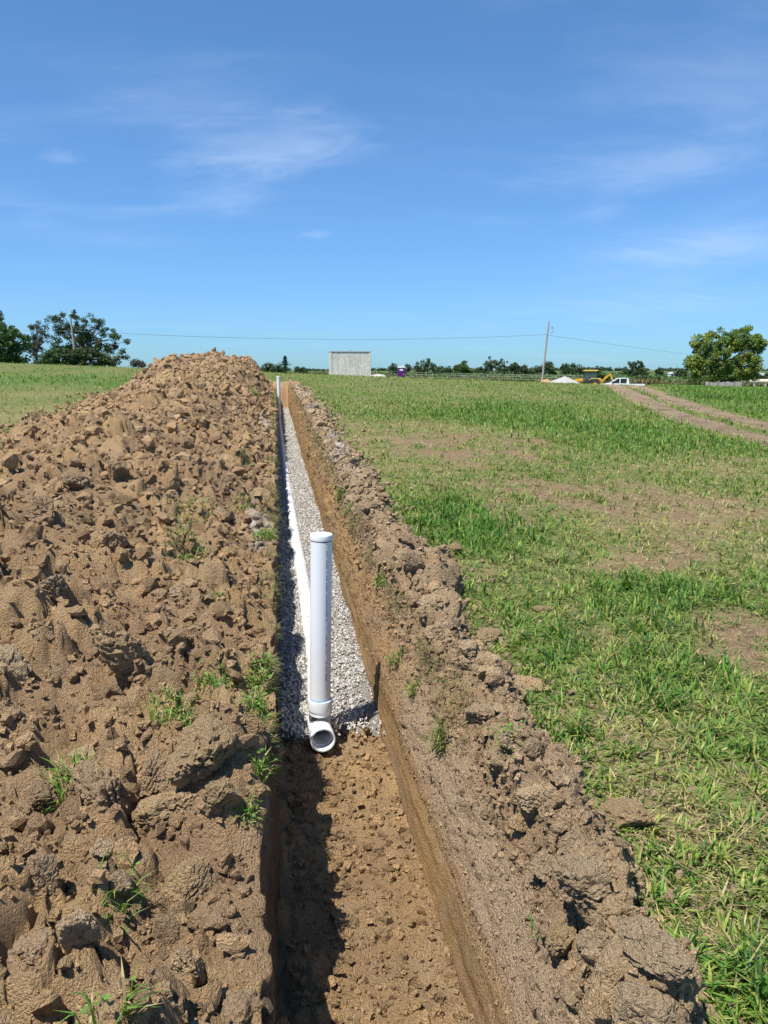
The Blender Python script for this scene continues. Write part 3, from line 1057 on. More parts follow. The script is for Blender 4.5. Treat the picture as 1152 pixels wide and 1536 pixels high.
def crumbs(P, C, sel, n, smin, smax, parent, base, pw=2.5):
    idx = np.where(sel.ravel())[0]
    k = idx[RNG.integers(0, len(idx), n)]
    p = P.reshape(-1, 3)[k]
    dist = np.hypot(p[:, 0], p[:, 1]) + 0.4
    s = (smin + (smax - smin) * RNG.random(n) ** pw) * np.clip(0.62 + 0.11 * dist, 0.8, 2.0)
    c = C.reshape(-1, 3)[k] * RNG.uniform(0.72, 1.38, (n, 1))
    o = lumps('crumbs', p, s, c, M_SOIL, parent, base, lift=0.4)
    tag(o, kind='stuff')
    return o


crumbs(LP_P, LP_C, selL, 26000, 0.0045, 0.020, LP, CUBE, 2.2)
crumbs(LP_P, LP_C, selL, 2300, 0.016, 0.058, LP, 'proto', 2.0)
selLip = (LP_P[..., 0] > -0.30) & (LP_P[..., 1] > 1.2) & (LP_P[..., 2] > zf(LP_P[..., 1]) + 0.42) & (LP_P[..., 1] < 22)
crumbs(LP_P, LP_C, selLip, 160, 0.012, 0.036, LP, 'proto', 1.6)
selR2 = (RB_K > 3.2) & (RB_K < 7.4) & (RB_P[..., 1] > 1.0)
crumbs(RB_P, RB_C, selR2, 16000, 0.0035, 0.015, RB, CUBE, 2.2)
crumbs(RB_P, RB_C, selR, 1000, 0.010, 0.036, RB, 'proto', 2.0)
selW = (RB_K > 1.4) & (RB_K < 3.6) & (RB_P[..., 1] > 1.0)
crumbs(RB_P, RB_C, selW, 6000, 0.003, 0.008, RB, CUBE, 2.0)


def spilled(side, n, parent, label_c):
    """crumbs that rolled off a bank into the grass"""
    y = 1.0 * np.exp(RNG.random(n) * math.log(27))
    d = RNG.exponential(0.10, n) - 0.05
    if side > 0:
        x = right_outer(y) + d
    else:
        wide = np.interp(y, [0, 8, 14, 24, 31], [4.5, 4.25, 4.2, 4.4, 3.6]) + 0.35 * vn(y * 0.6, y * 0 + 3, 55)
        x = left_edge(y) - wide * 0.98 - 2 * d
    p = np.stack([x, y, zg(x, y) + 0.004], 1)
    s_ = RNG.uniform(0.004, 0.016, n) * np.clip(0.6 + 0.14 * y, 0.8, 3.0)
    c = label_c * RNG.uniform(0.75, 1.15, (n, 1))
    tag(lumps('crumbs', p, s_, c, M_SOIL, parent, CUBE, lift=0.5), kind='stuff')


spilled(1, 2600, RB, C_DRY)
spilled(-1, 1500, LP, C_CLAY)
selF = (FLOOR_P[..., 1] > 1.5) & (FLOOR_P[..., 1] < 5) & (FLOOR_P[..., 0] > 0) & (FLOOR_P[..., 0] < .55)
_o = crumbs(FLOOR_P, FLOOR_C, selF, 4200, 0.003, 0.020, None, CUBE, 4.0)
_o.name = 'clay_crumbs'
tag(_o, 'small ochre clay crumbs scattered over the bare trench floor', kind='stuff')


# ------------------------------------------------------------------ gravel in the trench
def gravel_top(x, y):
    return zf(y) + 0.045 + 0.05 * sstep(3.8, 4.6, y) + 0.02 * sstep(5, 12, y) + 0.012 * vn(x * 5, y * 3, 601) + 0.008 * vn(x * 14, y * 11, 602)


PIPE_Y = [3.8, 4.6, 6, 8, 12, 18, 25]
PIPE_X = [0.175, 0.192, 0.186, 0.155, 0.11, 0.07, 0.04]


def pipe_x(y): return smooth_interp(y, PIPE_Y, PIPE_X)
def pipe_z(y): return zf(y) + 0.062 + 0.035 * sstep(4.0, 6.5, y)


def build_gravel():
    ys = rows(3.75, 30.5, 0.008)
    xs = np.linspace(-0.04, 0.54, 40)
    X, Y = np.meshgrid(xs, ys)
    front = 3.84 + 0.20 * vn(X * 5, X * 0, 603) + 0.07 * vn(X * 20, X * 0, 604)
    Z = gravel_top(X, Y) - 0.008 - 0.10 * (1 - sstep(front - 0.02, front + 0.22, Y))
    n = fbm(X * 9, Y * 6, 605, 3)
    c = mixc(np.broadcast_to(np.array([0.40, 0.375, 0.33]), X.shape + (3,)), np.array([0.36, 0.31, 0.24]), np.clip(0.3 + n, 0, 1))
    o = mesh_np('gravel_bed', np.stack([X, Y, Z], 2).reshape(-1, 3), grid_faces(*X.shape), M_SOIL, True, c.reshape(-1, 3))
    tag(o, 'bed of pale crushed stone under the pipe in the trench', kind='structure')
    # stones
    n = 30000
    y = 3.72 * np.exp(RNG.random(n) ** 1.0 * math.log(29 / 3.72))
    x = RNG.uniform(-0.02, 0.53, n)
    fr = 3.84 + 0.20 * vn(x * 5, x * 0, 603) + 0.07 * vn(x * 20, x * 0, 604)
    keep = (y > fr) | (RNG.random(n) < np.exp(-np.abs(fr - y) / 0.10) * 0.5)
    dirt = fbm(x * 5, y * 3, 607, 3) + 0.5 * sstep(0.38, 0.5, x) - 0.9 * sstep(4.6, 5.5, y) * 0.5
    keep &= (dirt < 0.42) | (RNG.random(n) < 0.25)
    x, y = x[keep], y[keep]
    r_in = np.abs(x - pipe_x(y)) < 0.048
    onp = r_in & (RNG.random(len(x)) < 0.93)
    x, y = x[~onp], y[~onp]
    z = gravel_top(x, y) + RNG.uniform(-0.006, 0.007, len(x))
    r_in = np.abs(x - pipe_x(y)) < 0.048
    z = np.where(r_in, pipe_z(y) + np.sqrt(np.clip(0.055 ** 2 - (x - pipe_x(y)) ** 2, 0, 1)) + 0.002, z)
    s = RNG.uniform(0.0038, 0.0082, len(x)) * np.clip(0.75 + 0.055 * y, 0.95, 2.6)
    s = np.where(r_in, s * 0.7, s)
    base = np.array([0.47, 0.445, 0.40])
    c = base * RNG.uniform(0.62, 1.25, (len(x), 1)) * (1 + RNG.uniform(-0.06, 0.06, (len(x), 3)))
    o = lumps('gravel', np.stack([x, y, z], 1), s, c, M_STONE, None, CUBE, 0.30, False, (0.6, 1))
    tag(o, 'pale crushed limestone around the white pipe in the trench', kind='stuff')


def stone_mat():
    m, N, L, b = new_mat('limestone')
    b.inputs['Roughness'].default_value = 0.85
    a = N.new('ShaderNodeAttribute'); a.attribute_name = 'col'
    L.new(a.outputs['Color'], b.inputs['Base Color'])
    return m


M_STONE = stone_mat()
build_gravel()

# ------------------------------------------------------------------ pipes
R_P = 0.055


def build_standpipe():
    y0 = 3.80
    x0 = float(pipe_x(y0)) + 0.004
    f = float(zf(y0))
    root = empty('standpipe', (x0, y0, f))
    tag(root, 'tall white plastic standpipe with a cap rising from a tee in the trench foreground', 'pipe')
    za = 0.062                    # axis height of the run above the floor
    # tee body: horizontal run with an open bell towards the camera, and a curved branch up
    bm = bmesh.new()
    My = Matrix.Rotation(math.radians(90), 4, 'X') @ Matrix.Identity(4)   # z -> -y
    T = Matrix.Translation((0, 0, za)) @ My
    add_lathe(bm, [(0.048, -0.10), (0.061, -0.10), (0.061, 0.0), (0.0605, 0.075), (0.061, 0.085), (0.0640, 0.088), (0.0648, 0.094), (0.0648, 0.140), (0.0636, 0.144),
                   (0.0572, 0.144), (0.0560, 0.141), (0.0558, 0.088), (0.050, 0.086), (0.048, 0.05), (0.048, -0.10)], 40, T)
    # branch up
    add_tube(bm, [(0, 0.05, za), (0, 0.022, za + 0.035), (0, 0.006, za + 0.065), (0, 0, za + 0.09), (0, 0, za + 0.115)], [0.050, 0.056, 0.060, 0.0605, 0.0605], 40, False)
    bm_obj('tee_fitting', bm, M_PVC, root, True)
    bm = bmesh.new()
    zc = za + 0.105
    add_lathe(bm, [(0.060, zc - 0.004), (0.0630, zc), (0.0642, zc + 0.006), (0.0642, zc + 0.056), (0.0632, zc + 0.060), (0.0555, zc + 0.060)], 40)
    bm_obj('coupling', bm, M_PVC, root, True)
    bm = bmesh.new()
    add_lathe(bm, [(0.0556, zc + 0.059), (0.0568, zc + 0.0635), (0.0556, zc + 0.069)], 40)
    bm_obj('primer_ring', bm, plain('blue_primer', (0.22, 0.45, 0.72), 0.4, var=0.3, scale=30), root, True)
    zt = EYE - 0.815 - f           # top of the pipe above the floor
    bm = bmesh.new()
    n = 24
    add_lathe(bm, [(R_P, zc + 0.05 + (zt - 0.035 - zc - 0.05) * i / n) for i in range(n + 1)], 48)
    bm_obj('riser', bm, M_PVC, root, True)
    bm = bmesh.new()
    add_lathe(bm, [(0.0550, zt - 0.030), (0.0568, zt - 0.030), (0.0572, zt - 0.028), (0.0572, zt - 0.006), (0.0562, zt - 0.0015), (0.054, zt), (0.0, zt + 0.0012)], 48)
    bm_obj('cap', bm, M_PVC, root, True)
    # the line of small print, too fine to read: short dark marks on the camera side
    bm = bmesh.new()
    rr = random.Random(3)
    a0 = math.radians(-90 + 27)
    z = zc + 0.13
    while z < zt - 0.075:
        h = rr.choice([0.004, 0.006, 0.009, 0.012])
        if rr.random() < 0.82:
            w = rr.uniform(0.0045, 0.0065) / R_P
            aa = a0 + rr.uniform(-0.006, 0.006) - 0.05 * (z - zc)
            q = [bm.verts.new(((R_P + 0.0006) * math.cos(aa + s * w / 2), (R_P + 0.0006) * math.sin(aa + s * w / 2), z + t * h)) for s, t in ((-1, 0), (1, 0), (1, 1), (-1, 1))]
            bm.faces.new(q)
        z += h + rr.choice([0.003, 0.004, 0.004, 0.014])
    bm_obj('printed_line', bm, plain('print_ink', (0.10, 0.105, 0.13), 0.6, var=0.2, scale=40), root)
    # the whole riser leans very slightly to the right
    root.rotation_euler = (0, math.radians(1.25), math.radians(3))
    return root


build_standpipe()


def build_run_pipe():
    root = empty('drain_pipe', (0, 0, 0))
    tag(root, 'long white drain pipe lying half buried in gravel along the trench', 'pipe')
    L0 = 3.88
    y = L0
    k = 0
    while y < 24.4:
        y1 = min(y + 3.05, 24.5)
        ys = np.linspace(y, y1, 13)
        bm = bmesh.new()
        add_tube(bm, [(float(pipe_x(t)), t, float(pipe_z(t))) for t in ys], R_P, 28, True)
        seg = bm_obj('pipe_section', bm, M_PVCD, root, True)
        bm = bmesh.new()
        yb = np.linspace(y1 - 0.17, y1 + 0.01, 4)
        add_tube(bm, [(float(pipe_x(t)), t, float(pipe_z(t))) for t in yb], [0.0565, 0.063, 0.063, 0.062], 28, True)
        bm_obj('bell', bm, M_PVCD, seg, True)
        y = y1; k += 1


build_run_pipe()


def build_far_standpipe():
    y0 = 24.6
    x0 = float(pipe_x(24.5)) + 0.005
    f = float(zf(y0))
    root = empty('standpipe', (x0, y0, f))
    tag(root, 'distant thin white standpipe at the far end of the trench', 'pipe')
    bm = bmesh.new(); add_lathe(bm, [(R_P, 0.16), (R_P, 1.30)], 28); bm_obj('riser', bm, M_PVC, root, True)
    bm = bmesh.new(); add_lathe(bm, [(0.055, 1.29), (0.0595, 1.29), (0.0595, 1.335), (0.054, 1.34), (0, 1.341)], 28); bm_obj('cap', bm, M_PVC, root, True)
    bm = bmesh.new()
    add_tube(bm, [(0, -0.14, 0.10), (0, 0.0, 0.10), (0, 0.14, 0.10)], 0.062, 24); add_lathe(bm, [(0.060, 0.08), (0.066, 0.17), (0.066, 0.23), (0.055, 0.235)], 24)
    bm_obj('tee_fitting', bm, M_PVC, root, True)


build_far_standpipe()


# ------------------------------------------------------------------ grass
def blades(root, length, width, heading, tilt, curl, col, tipcol=None):
    """arrays -> vertices (n,5,3), triangles, colours; each blade a bent strip"""
    n = len(root)
    u = np.stack([np.cos(heading), np.sin(heading), np.zeros(n)], 1)
    sd = np.stack([-np.sin(heading), np.cos(heading), np.zeros(n)], 1)
    up = np.array([0, 0, 1.0])
    t1 = tilt; t2 = np.minimum(tilt + curl, 2.2)
    m = root + length[:, None] * 0.55 * (u * np.sin(t1)[:, None] + up * np.cos(t1)[:, None])
    tip = m + length[:, None] * 0.45 * (u * np.sin(t2)[:, None] + up * np.cos(t2)[:, None])
    tip[:, 2] = np.maximum(tip[:, 2], root[:, 2] + 0.004)
    w = width[:, None] / 2
    V = np.stack([root - sd * w * 0.8, root + sd * w * 0.8, m + sd * w, m - sd * w, tip], 1)
    F = np.array([[0, 1, 2], [0, 2, 3], [3, 2, 4]])
    F = (F[None] + (np.arange(n) * 5)[:, None, None]).reshape(-1, 3)
    if tipcol is None: tipcol = col
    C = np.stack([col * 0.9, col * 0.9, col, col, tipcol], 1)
    return V.reshape(-1, 3), F, C.reshape(-1, 3)


G_LUSH = np.array([0.095, 0.215, 0.030]); G_MID = np.array([0.165, 0.262, 0.045]); G_YEL = np.array([0.290, 0.315, 0.075]); G_STRAW = np.array([0.52, 0.42, 0.21]); G_DARK = np.array([0.040, 0.095, 0.022])


def blade_cols(dry, lush, n):
    r = RNG.random(n)
    c = np.where((r < 0.45 + 0.4 * lush)[:, None], G_MID, G_YEL)
    c = np.where((RNG.random(n) < 0.15 + 0.55 * lush)[:, None], G_LUSH, c)
    c = np.where((RNG.random(n) < 0.12 + 0.10 * lush)[:, None], G_DARK, c)
    st = RNG.random(n) < np.clip(0.12 + 0.80 * dry - 0.2 * lush, 0.04, 0.93)
    c = np.where(st[:, None], G_STRAW * RNG.uniform(0.35, 1.05, (n, 1)), c)
    return c * RNG.uniform(0.72, 1.3, (n, 1)), st


def grass_patch(name, label, n, xr, yr, side, wbase, lbase, lod):
    """screen-weighted scatter of blades over the field"""
    # sample y so that density falls with distance
    a, b = yr
    y = a * np.exp(RNG.random(n) * math.log(b / a)) if lod else RNG.uniform(a, b, n)
    lo, hi = xr
    x = lo(y) + (hi(y) - lo(y)) * RNG.random(n)
    if side == 'R':
        keep = x > right_outer(y) - 0.04 + 0.02 * RNG.random(n)
        keep |= (y > Y_END + 0.2)
    else:
        u = left_edge(y) - x
        wide = np.interp(y, [0, 8, 14, 24, 31], [4.5, 4.25, 4.2, 4.4, 3.6]) + 0.35 * vn(y * 0.6, y * 0 + 3, 55)
        keep = (u > wide * 0.97) | (y > 33)
    rd = rut_dist(x, y)
    keep &= rd > 0.12 + 0.42 * RNG.random(n) ** 0.6 + 0.16 * vn(x * 1.5, y * 1.5, 71)
    between = np.exp(-(rd / 1.3) ** 2) * (y > 20)
    bare, dry, lush = cover(x, y)
    clump = fbm(x * 6, y * 6, 73, 2)
    bare = np.clip(bare * (1 + 0.9 * clump), 0, 1)
    dens = np.clip(0.95 - 0.75 * bare + 0.35 * clump + 0.35 * lush - 0.35 * between, 0.12, 1.2)
    keep &= RNG.random(n) < dens
    dry = np.clip(dry + 0.7 * bare, 0, 1)
    x, y, bare, dry, lush, clump, between = [q[keep] for q in (x, y, bare, dry, lush, clump, between)]
    n = len(x)
    dry = np.clip(dry + 0.4 * between, 0, 1)
    cs = 0.11 * np.clip(np.hypot(x, y) / 5, 0.9, 3)
    gx = np.floor(x / 0.15); gy = np.floor(y / 0.15)
    cx_ = (gx + h2(gx, gy, 5)) * 0.15; cy_ = (gy + h2(gx, gy, 6)) * 0.15
    pull = 0.75 * RNG.random(n) * (h2(gx, gy, 7) > 0.3)
    hue = h2(gx, gy, 8)
    x = x + (cx_ - x) * pull; y = y + (cy_ - y) * pull
    dry = np.clip(dry + 0.35 * (hue - 0.55), 0, 1); lush = np.clip(lush + 0.35 * (0.5 - hue), 0, 1)
    z = zg(x, y) - 0.004
    dist = np.hypot(x, y)
    sc = np.clip(dist / 5.0, 0.8, 30)
    L = lbase * (0.50 + 0.55 * lush + 0.2 * np.clip(clump, -0.5, 1)) * RNG.uniform(0.55, 1.35, n) * (1 - 0.45 * bare)
    L = L * np.clip(sc ** 0.45, 1, 2.4)
    W = wbase * RNG.uniform(0.5, 1.5, n) * np.clip(sc ** 0.75, 0.8, 4.2)
    col, st = blade_cols(dry, lush, n)
    W = np.where(st, W * 0.55, W)
    tilt = np.where(st, RNG.uniform(0.7, 1.52, n), 1.55 * RNG.random(n) ** 0.58 - 0.3 * lush)
    tilt = np.clip(tilt, 0.05, 1.52)
    curl = RNG.uniform(0.1, 1.0, n)
    hd = np.where(RNG.random(n) < 0.6, np.arctan2(y - cy_, x - cx_) + RNG.normal(0, 0.7, n), RNG.uniform(0, 6.283, n))
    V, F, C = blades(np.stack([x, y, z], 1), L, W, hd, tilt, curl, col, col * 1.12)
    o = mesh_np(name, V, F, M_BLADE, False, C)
    tag(o, label, kind='stuff')
    return o


# near field right: seen from the feet to about 7 m
grass_patch('grass', 'mown green and straw coloured grass right beside the right soil bank', 105000, (lambda y: y * 0 + 0.9, lambda y: 0.72 * y + 1.5), (1.0, 7.5), 'R', 0.0078, 0.115, True)
grass_patch('grass', 'patchy green and dry grass across the middle of the right field', 82000, (lambda y: y * 0 + 0.9, lambda y: 0.70 * y + 1.2), (7.0, 20.0), 'R', 0.0062, 0.090, True)
grass_patch('grass', 'short grass on the far rise of the right field', 66000, (lambda y: np.where(y > 31, -0.12 * y, 0.9), lambda y: 0.72 * y + 2), (19.0, 62.0), 'R', 0.0052, 0.080, True)
grass_patch('grass', 'green and dry grass on the left field beyond the spoil pile', 40000, (lambda y: -0.60 * y - 3, lambda y: np.where(y > 32, -0.10 * y, -3.0)), (9.0, 62.0), 'L', 0.0052, 0.080, True)


# taller uncut grass on the meadow right of the track, and foxtail heads near the camera
def tall_meadow():
    n = 26000
    y = 24 * np.exp(RNG.random(n) * math.log(75 / 24))
    c0 = np.interp(y, RUTS[1][::-1, 1], RUTS[1][::-1, 0])
    x = c0 + 0.9 + RNG.random(n) * (0.74 * y - c0)
    keep = (rut_dist(x, y) > 0.9) & (x > c0)
    x, y = x[keep], y[keep]
    n = len(x)
    lush = np.clip(0.8 + 0.4 * vn(x * .3, y * .3, 81), 0, 1)
    col, st = blade_cols(np.full(n, 0.12), lush, n)
    V, F, C = blades(np.stack([x, y, zg(x, y)], 1), RNG.uniform(0.10, 0.24, n), RNG.uniform(0.014, 0.032, n), RNG.uniform(0, 6.28, n), RNG.uniform(0.05, 0.7, n), RNG.uniform(0.2, 0.9, n), col, col * 1.15)
    tag(mesh_np('meadow_grass', V, F, M_BLADE, False, C), 'taller bright green uncut grass to the right of the dirt track', kind='stuff')


tall_meadow()


def foxtails():
    n = 420
    y = 1.2 * np.exp(RNG.random(n) * math.log(6.0 / 1.2))
    x = right_outer(y) + 0.12 + RNG.random(n) ** 0.8 * (0.6 * y + 0.8 - 0.3)
    z = zg(x, y)
    hd = RNG.uniform(0, 6.28, n)
    stem = np.stack([x, y, z], 1)
    L = RNG.uniform(0.05, 0.14, n); ti = RNG.uniform(0.4, 1.35, n)
    col = np.broadcast_to(np.array([0.44, 0.38, 0.17]), (n, 3)) * RNG.uniform(0.7, 1.2, (n, 1))
    u = np.stack([np.cos(hd) * np.sin(ti), np.sin(hd) * np.sin(ti), np.cos(ti)], 1)
    V, F, C = blades(stem, L, np.full(n, 0.0022), hd, ti, np.zeros(n), col * 0.8)
    top = stem + u * L[:, None] * 0.95
    BV, BF = ICO1
    s1 = np.cross(u, [0.1, 0.2, 1.0]); s1 /= np.linalg.norm(s1, axis=1, keepdims=True)
    s2 = np.cross(u, s1)
    hl = RNG.uniform(0.012, 0.022, n); hw = RNG.uniform(0.0030, 0.0048, n)
    Q = top[:, None, :] + (BV[None, :, 2:3] + 0.9) * hl[:, None, None] * u[:, None, :] + BV[None, :, 0:1] * hw[:, None, None] * s1[:, None, :] + BV[None, :, 1:2] * hw[:, None, None] * s2[:, None, :]
    F2 = (BF[None] + (np.arange(n) * len(BV))[:, None, None]).reshape(-1, 3) + len(V)
    C2 = np.repeat((col * 1.05)[:, None], len(BV), 1).reshape(-1, 3)
    o = mesh_np('foxtail_heads', np.concatenate([V, Q.reshape(-1, 3)]), np.concatenate([F, F2]), M_BLADE, True, np.concatenate([C, C2]))
    tag(o, 'straw coloured foxtail seed heads lying in the near grass', kind='stuff')
    # long loose straws
    n = 500
    y = 1.2 * np.exp(RNG.random(n) * math.log(9.0 / 1.2)); x = right_outer(y) + 0.05 + RNG.random(n) * (0.62 * y + 0.5)
    V, F, C = blades(np.stack([x, y, zg(x, y) + RNG.uniform(0.01, 0.05, n)], 1), RNG.uniform(0.12, 0.34, n), RNG.uniform(0.0018, 0.0032, n), RNG.uniform(0, 6.28, n), RNG.uniform(1.2, 1.62, n), RNG.uniform(-0.1, 0.35, n),
                     np.broadcast_to(np.array([0.42, 0.36, 0.18]), (n, 3)) * RNG.uniform(0.6, 1.1, (n, 1)))
    tag(mesh_np('loose_straw', V, F, M_BLADE, False, C), 'long dry straws strewn over the cut grass', kind='stuff')


foxtails()

def sod_fringe(name, label, P, sel, n, head, seed):
    rg = np.random.default_rng(seed)
    Q = P.reshape(-1, 3)[np.where(sel.ravel())[0]]
    w = np.clip(0.25 + 1.3 * vn(Q[:, 1] * 2.2, Q[:, 1] * 0 + seed, seed) + 0.5 * vn(Q[:, 1] * 7, Q[:, 0] * 7, seed + 1), 0, 1)
    Q = Q[rg.random(len(Q)) < w]
    Q = Q[rg.integers(0, len(Q), n)]
    lod = np.clip(Q[:, 1] / 5, 0.8, 4)
    k = rg.random(n)
    c = np.where((k < 0.35)[:, None], G_MID, G_STRAW * 0.62)
    c = np.where((k > 0.72)[:, None], np.array([0.16, 0.115, 0.07]), c) * rg.uniform(.7, 1.25, (n, 1))
    V, F, C = blades(Q, rg.uniform(.03, .085, n) * lod ** 0.3, rg.uniform(.002, .004, n) * lod, rg.normal(head, 1.1, n), rg.uniform(.3, 1.7, n), rg.uniform(.2, 1.2, n), c)
    V[:, 2] = V[:, 2]
    tag(mesh_np(name, V, F, M_BLADE, False, C), label, kind='stuff')


sod_fringe('sod_fringe', 'ragged dry roots and grass along the left lip of the trench', LP_P,
           (LP_P[..., 0] > -0.16) & (LP_P[..., 1] > 2.4) & (LP_P[..., 1] < 26) & (LP_P[..., 2] > zf(LP_P[..., 1]) + 0.40), 5200, 0.0, 701)
sod_fringe('sod_fringe', 'dry roots and grass along the buried turf line of the right bank', RB_P,
           (RB_K > 3.5) & (RB_K < 4.5) & (RB_P[..., 1] > 2.6) & (RB_P[..., 1] < 26), 3600, 3.3, 705)

# ------------------------------------------------------------------ tufts of grass and weeds on the soil
TG = 'grass tufts growing on the dug soil'


def tuft(P, px, py, rp, n, label, length=0.09, weed=0.0, droop=0.0, seed=0, width=0.0038):
    rg = np.random.default_rng(900 + seed)
    p = nearest_on(P, px, py)
    d = np.linalg.norm(p - np.array([0, 0, EYE]))
    R = rp / FPX * d
    Q = P.reshape(-1, 3)
    near = Q[(np.abs(Q[:, 0] - p[0]) < R * 1.1) & (np.abs(Q[:, 1] - p[1]) < R * 1.6) & (np.abs(Q[:, 2] - p[2]) < R + 0.08)]
    if len(near) < 5: near = p[None]
    r = near[rg.integers(0, len(near), n)]
    w = np.exp(-(((r[:, 0] - p[0]) / R) ** 2 + ((r[:, 1] - p[1]) / (1.3 * R)) ** 2) * 1.2)
    r = r[rg.random(n) < w]
    if len(r): r = r[np.linalg.norm((r - np.median(r, 0)) * [1, .8, 1], axis=1) < R * 0.72]
    r = r + rg.normal(0, 0.006, r.shape) * [1, 1, 0]
    n = len(r)
    if n < 4:
        r = p[None] + rg.normal(0, R * 0.4, (12, 3)) * [1, 1, 0.05]; n = 12
    k = rg.random(n)
    col = np.where((k < 0.42)[:, None], G_LUSH * 0.9, G_MID)
    col = np.where((k > 0.62)[:, None], G_YEL * 0.9, col)
    col = np.where((k > 0.76)[:, None], G_STRAW * 0.8, col) * rg.uniform(0.75, 1.3, (n, 1))
    hd = rg.uniform(0, 6.28, n) if droop == 0 else rg.normal(droop, 0.8, n)
    lod = max(1.0, d / 4)
    V, F, C = blades(r - p, length * rg.uniform(0.5, 1.3, n), width * rg.uniform(0.7, 1.5, n) * lod, hd, rg.uniform(0.2, 1.25, n), rg.uniform(0.2, 1.1, n), col, col * 1.1)
    if weed > 0:                 # small round leaves on short stalks
        m = int(n * weed * 0.8)
        c = r[rg.integers(0, n, m)] - p + rg.normal(0, 0.022, (m, 3)) + [0, 0, 0.035]
        a = rg.uniform(0, 6.28, m); s = rg.uniform(0.0035, 0.0085, m) * lod
        ux = np.stack([np.cos(a), np.sin(a), rg.uniform(-.5, .5, m)], 1); uy = np.stack([-np.sin(a), np.cos(a), rg.uniform(-.5, .5, m)], 1)
        ang = np.array([0, 1.05, 2.1, 3.14, 4.19, 5.24])
        V2 = c[:, None] + s[:, None, None] * (np.cos(ang)[None, :, None] * ux[:, None] + np.sin(ang)[None, :, None] * uy[:, None] * 0.75)
        F2 = np.array([[0, 1, 2], [0, 2, 3], [0, 3, 4], [0, 4, 5]])
        F2 = (F2[None] + (np.arange(m) * 6)[:, None, None]).reshape(-1, 3) + len(V)
        cc = (G_LUSH * 1.2 * rg.uniform(0.7, 1.4, (m, 1)))
        V = np.concatenate([V, V2.reshape(-1, 3)]); F = np.concatenate([F, F2]); C = np.concatenate([C, np.repeat(cc[:, None], 6, 1).reshape(-1, 3)])
    o = mesh_np('grass_tuft', V, F, M_BLADE, False, C)
    o.location = p
    tag(o, label, 'grass tuft', TG)


TUFTS = [
    (LP_P, 262, 1060, 46, 420, 'large green grass tuft beside the biggest clod on the left spoil pile', .10, .25, 0),
    (LP_P, 318, 1000, 44, 330, 'yellowish green grass tuft above the biggest clod on the left pile', .09, .2, 0),
    (LP_P, 398, 1000, 34, 300, 'leafy weeds hanging over the left lip of the trench beside the standpipe', .09, .6, 0),
    (LP_P, 385, 1065, 28, 240, 'weed clump on the left trench lip level with the pipe tee', .10, .6, 0),
    (LP_P, 398, 1165, 22, 180, 'small grass tuft on the left trench lip just below the open tee', .09, .3, 0),
    (LP_P, 370, 1220, 16, 90, 'little weed sprig below the tee on the left trench lip', .06, .5, 0),
    (LP_P, 92, 1185, 44, 300, 'green grass tuft half covered by clods at the left edge of the photo', .10, .1, 0),
    (LP_P, 192, 1338, 44, 190, 'flattened straw and green grass tuft low on the left pile', .10, .05, 0),
    (LP_P, 155, 1492, 50, 230, 'broad bladed grass tuft at the bottom left corner', .10, .3, 0),
    (LP_P, 275, 755, 55, 420, 'wide patch of thin grass midway up the left spoil pile', .10, .1, 0),
    (LP_P, 285, 820, 50, 420, 'bright green patch of sod lying in the middle of the left pile', .09, .1, 0),
    (LP_P, 330, 890, 20, 120, 'small green sprig on the left pile near the trench lip', .07, .2, 0),
    (LP_P, 370, 690, 22, 200, 'far grassy sod clump on the left trench lip', .12, .1, 0),
    (LP_P, 365, 745, 22, 200, 'grassy sod clump on the left lip above the pale gravel patch', .10, .2, 0),
    (LP_P, 395, 800, 22, 220, 'weedy tuft on the pale gravel patch at the left trench lip', .10, .3, 0),
    (LP_P, 385, 585, 16, 160, 'dry grass clump at the far end of the left trench lip', .16, .0, 0),
    (RB_P, 570, 872, 20, 170, 'small green tuft on the right trench wall behind the standpipe', .08, .4, 3.6),
    (RB_P, 592, 985, 16, 150, 'tuft hanging from the right trench wall beside the standpipe', .09, .5, 3.6),
    (RB_P, 615, 1040, 18, 170, 'trailing weed on the right trench wall beside the coupling', .09, .5, 3.6),
    (RB_P, 655, 1115, 26, 230, 'dark drooping grass clump on the right trench wall near the tee', .11, .1, 3.8),
    (RB_P, 505, 742, 14, 140, 'dark grassy clump at the top of the right wall far behind the standpipe', .12, .1, 3.6),
    (RB_P, 762, 1105, 20, 130, 'leafy weed between clods at the outer edge of the right bank', .08, .5, 0),
    (RB_P, 803, 1408, 18, 60, 'single small grass sprout on the near right bank', .07, .1, 0),
    (RB_P, 520, 760, 14, 120, 'thin green sprig on the right bank midway along the trench', .10, .2, 0),
]
for i, t in enumerate(TUFTS):
    tuft(t[0], t[1], t[2], t[3] * 1.05, int(t[4] * (4.2 if t[2] < 1300 else 1.8)), t[5], t[6] * 0.8, t[7], t[8], i)


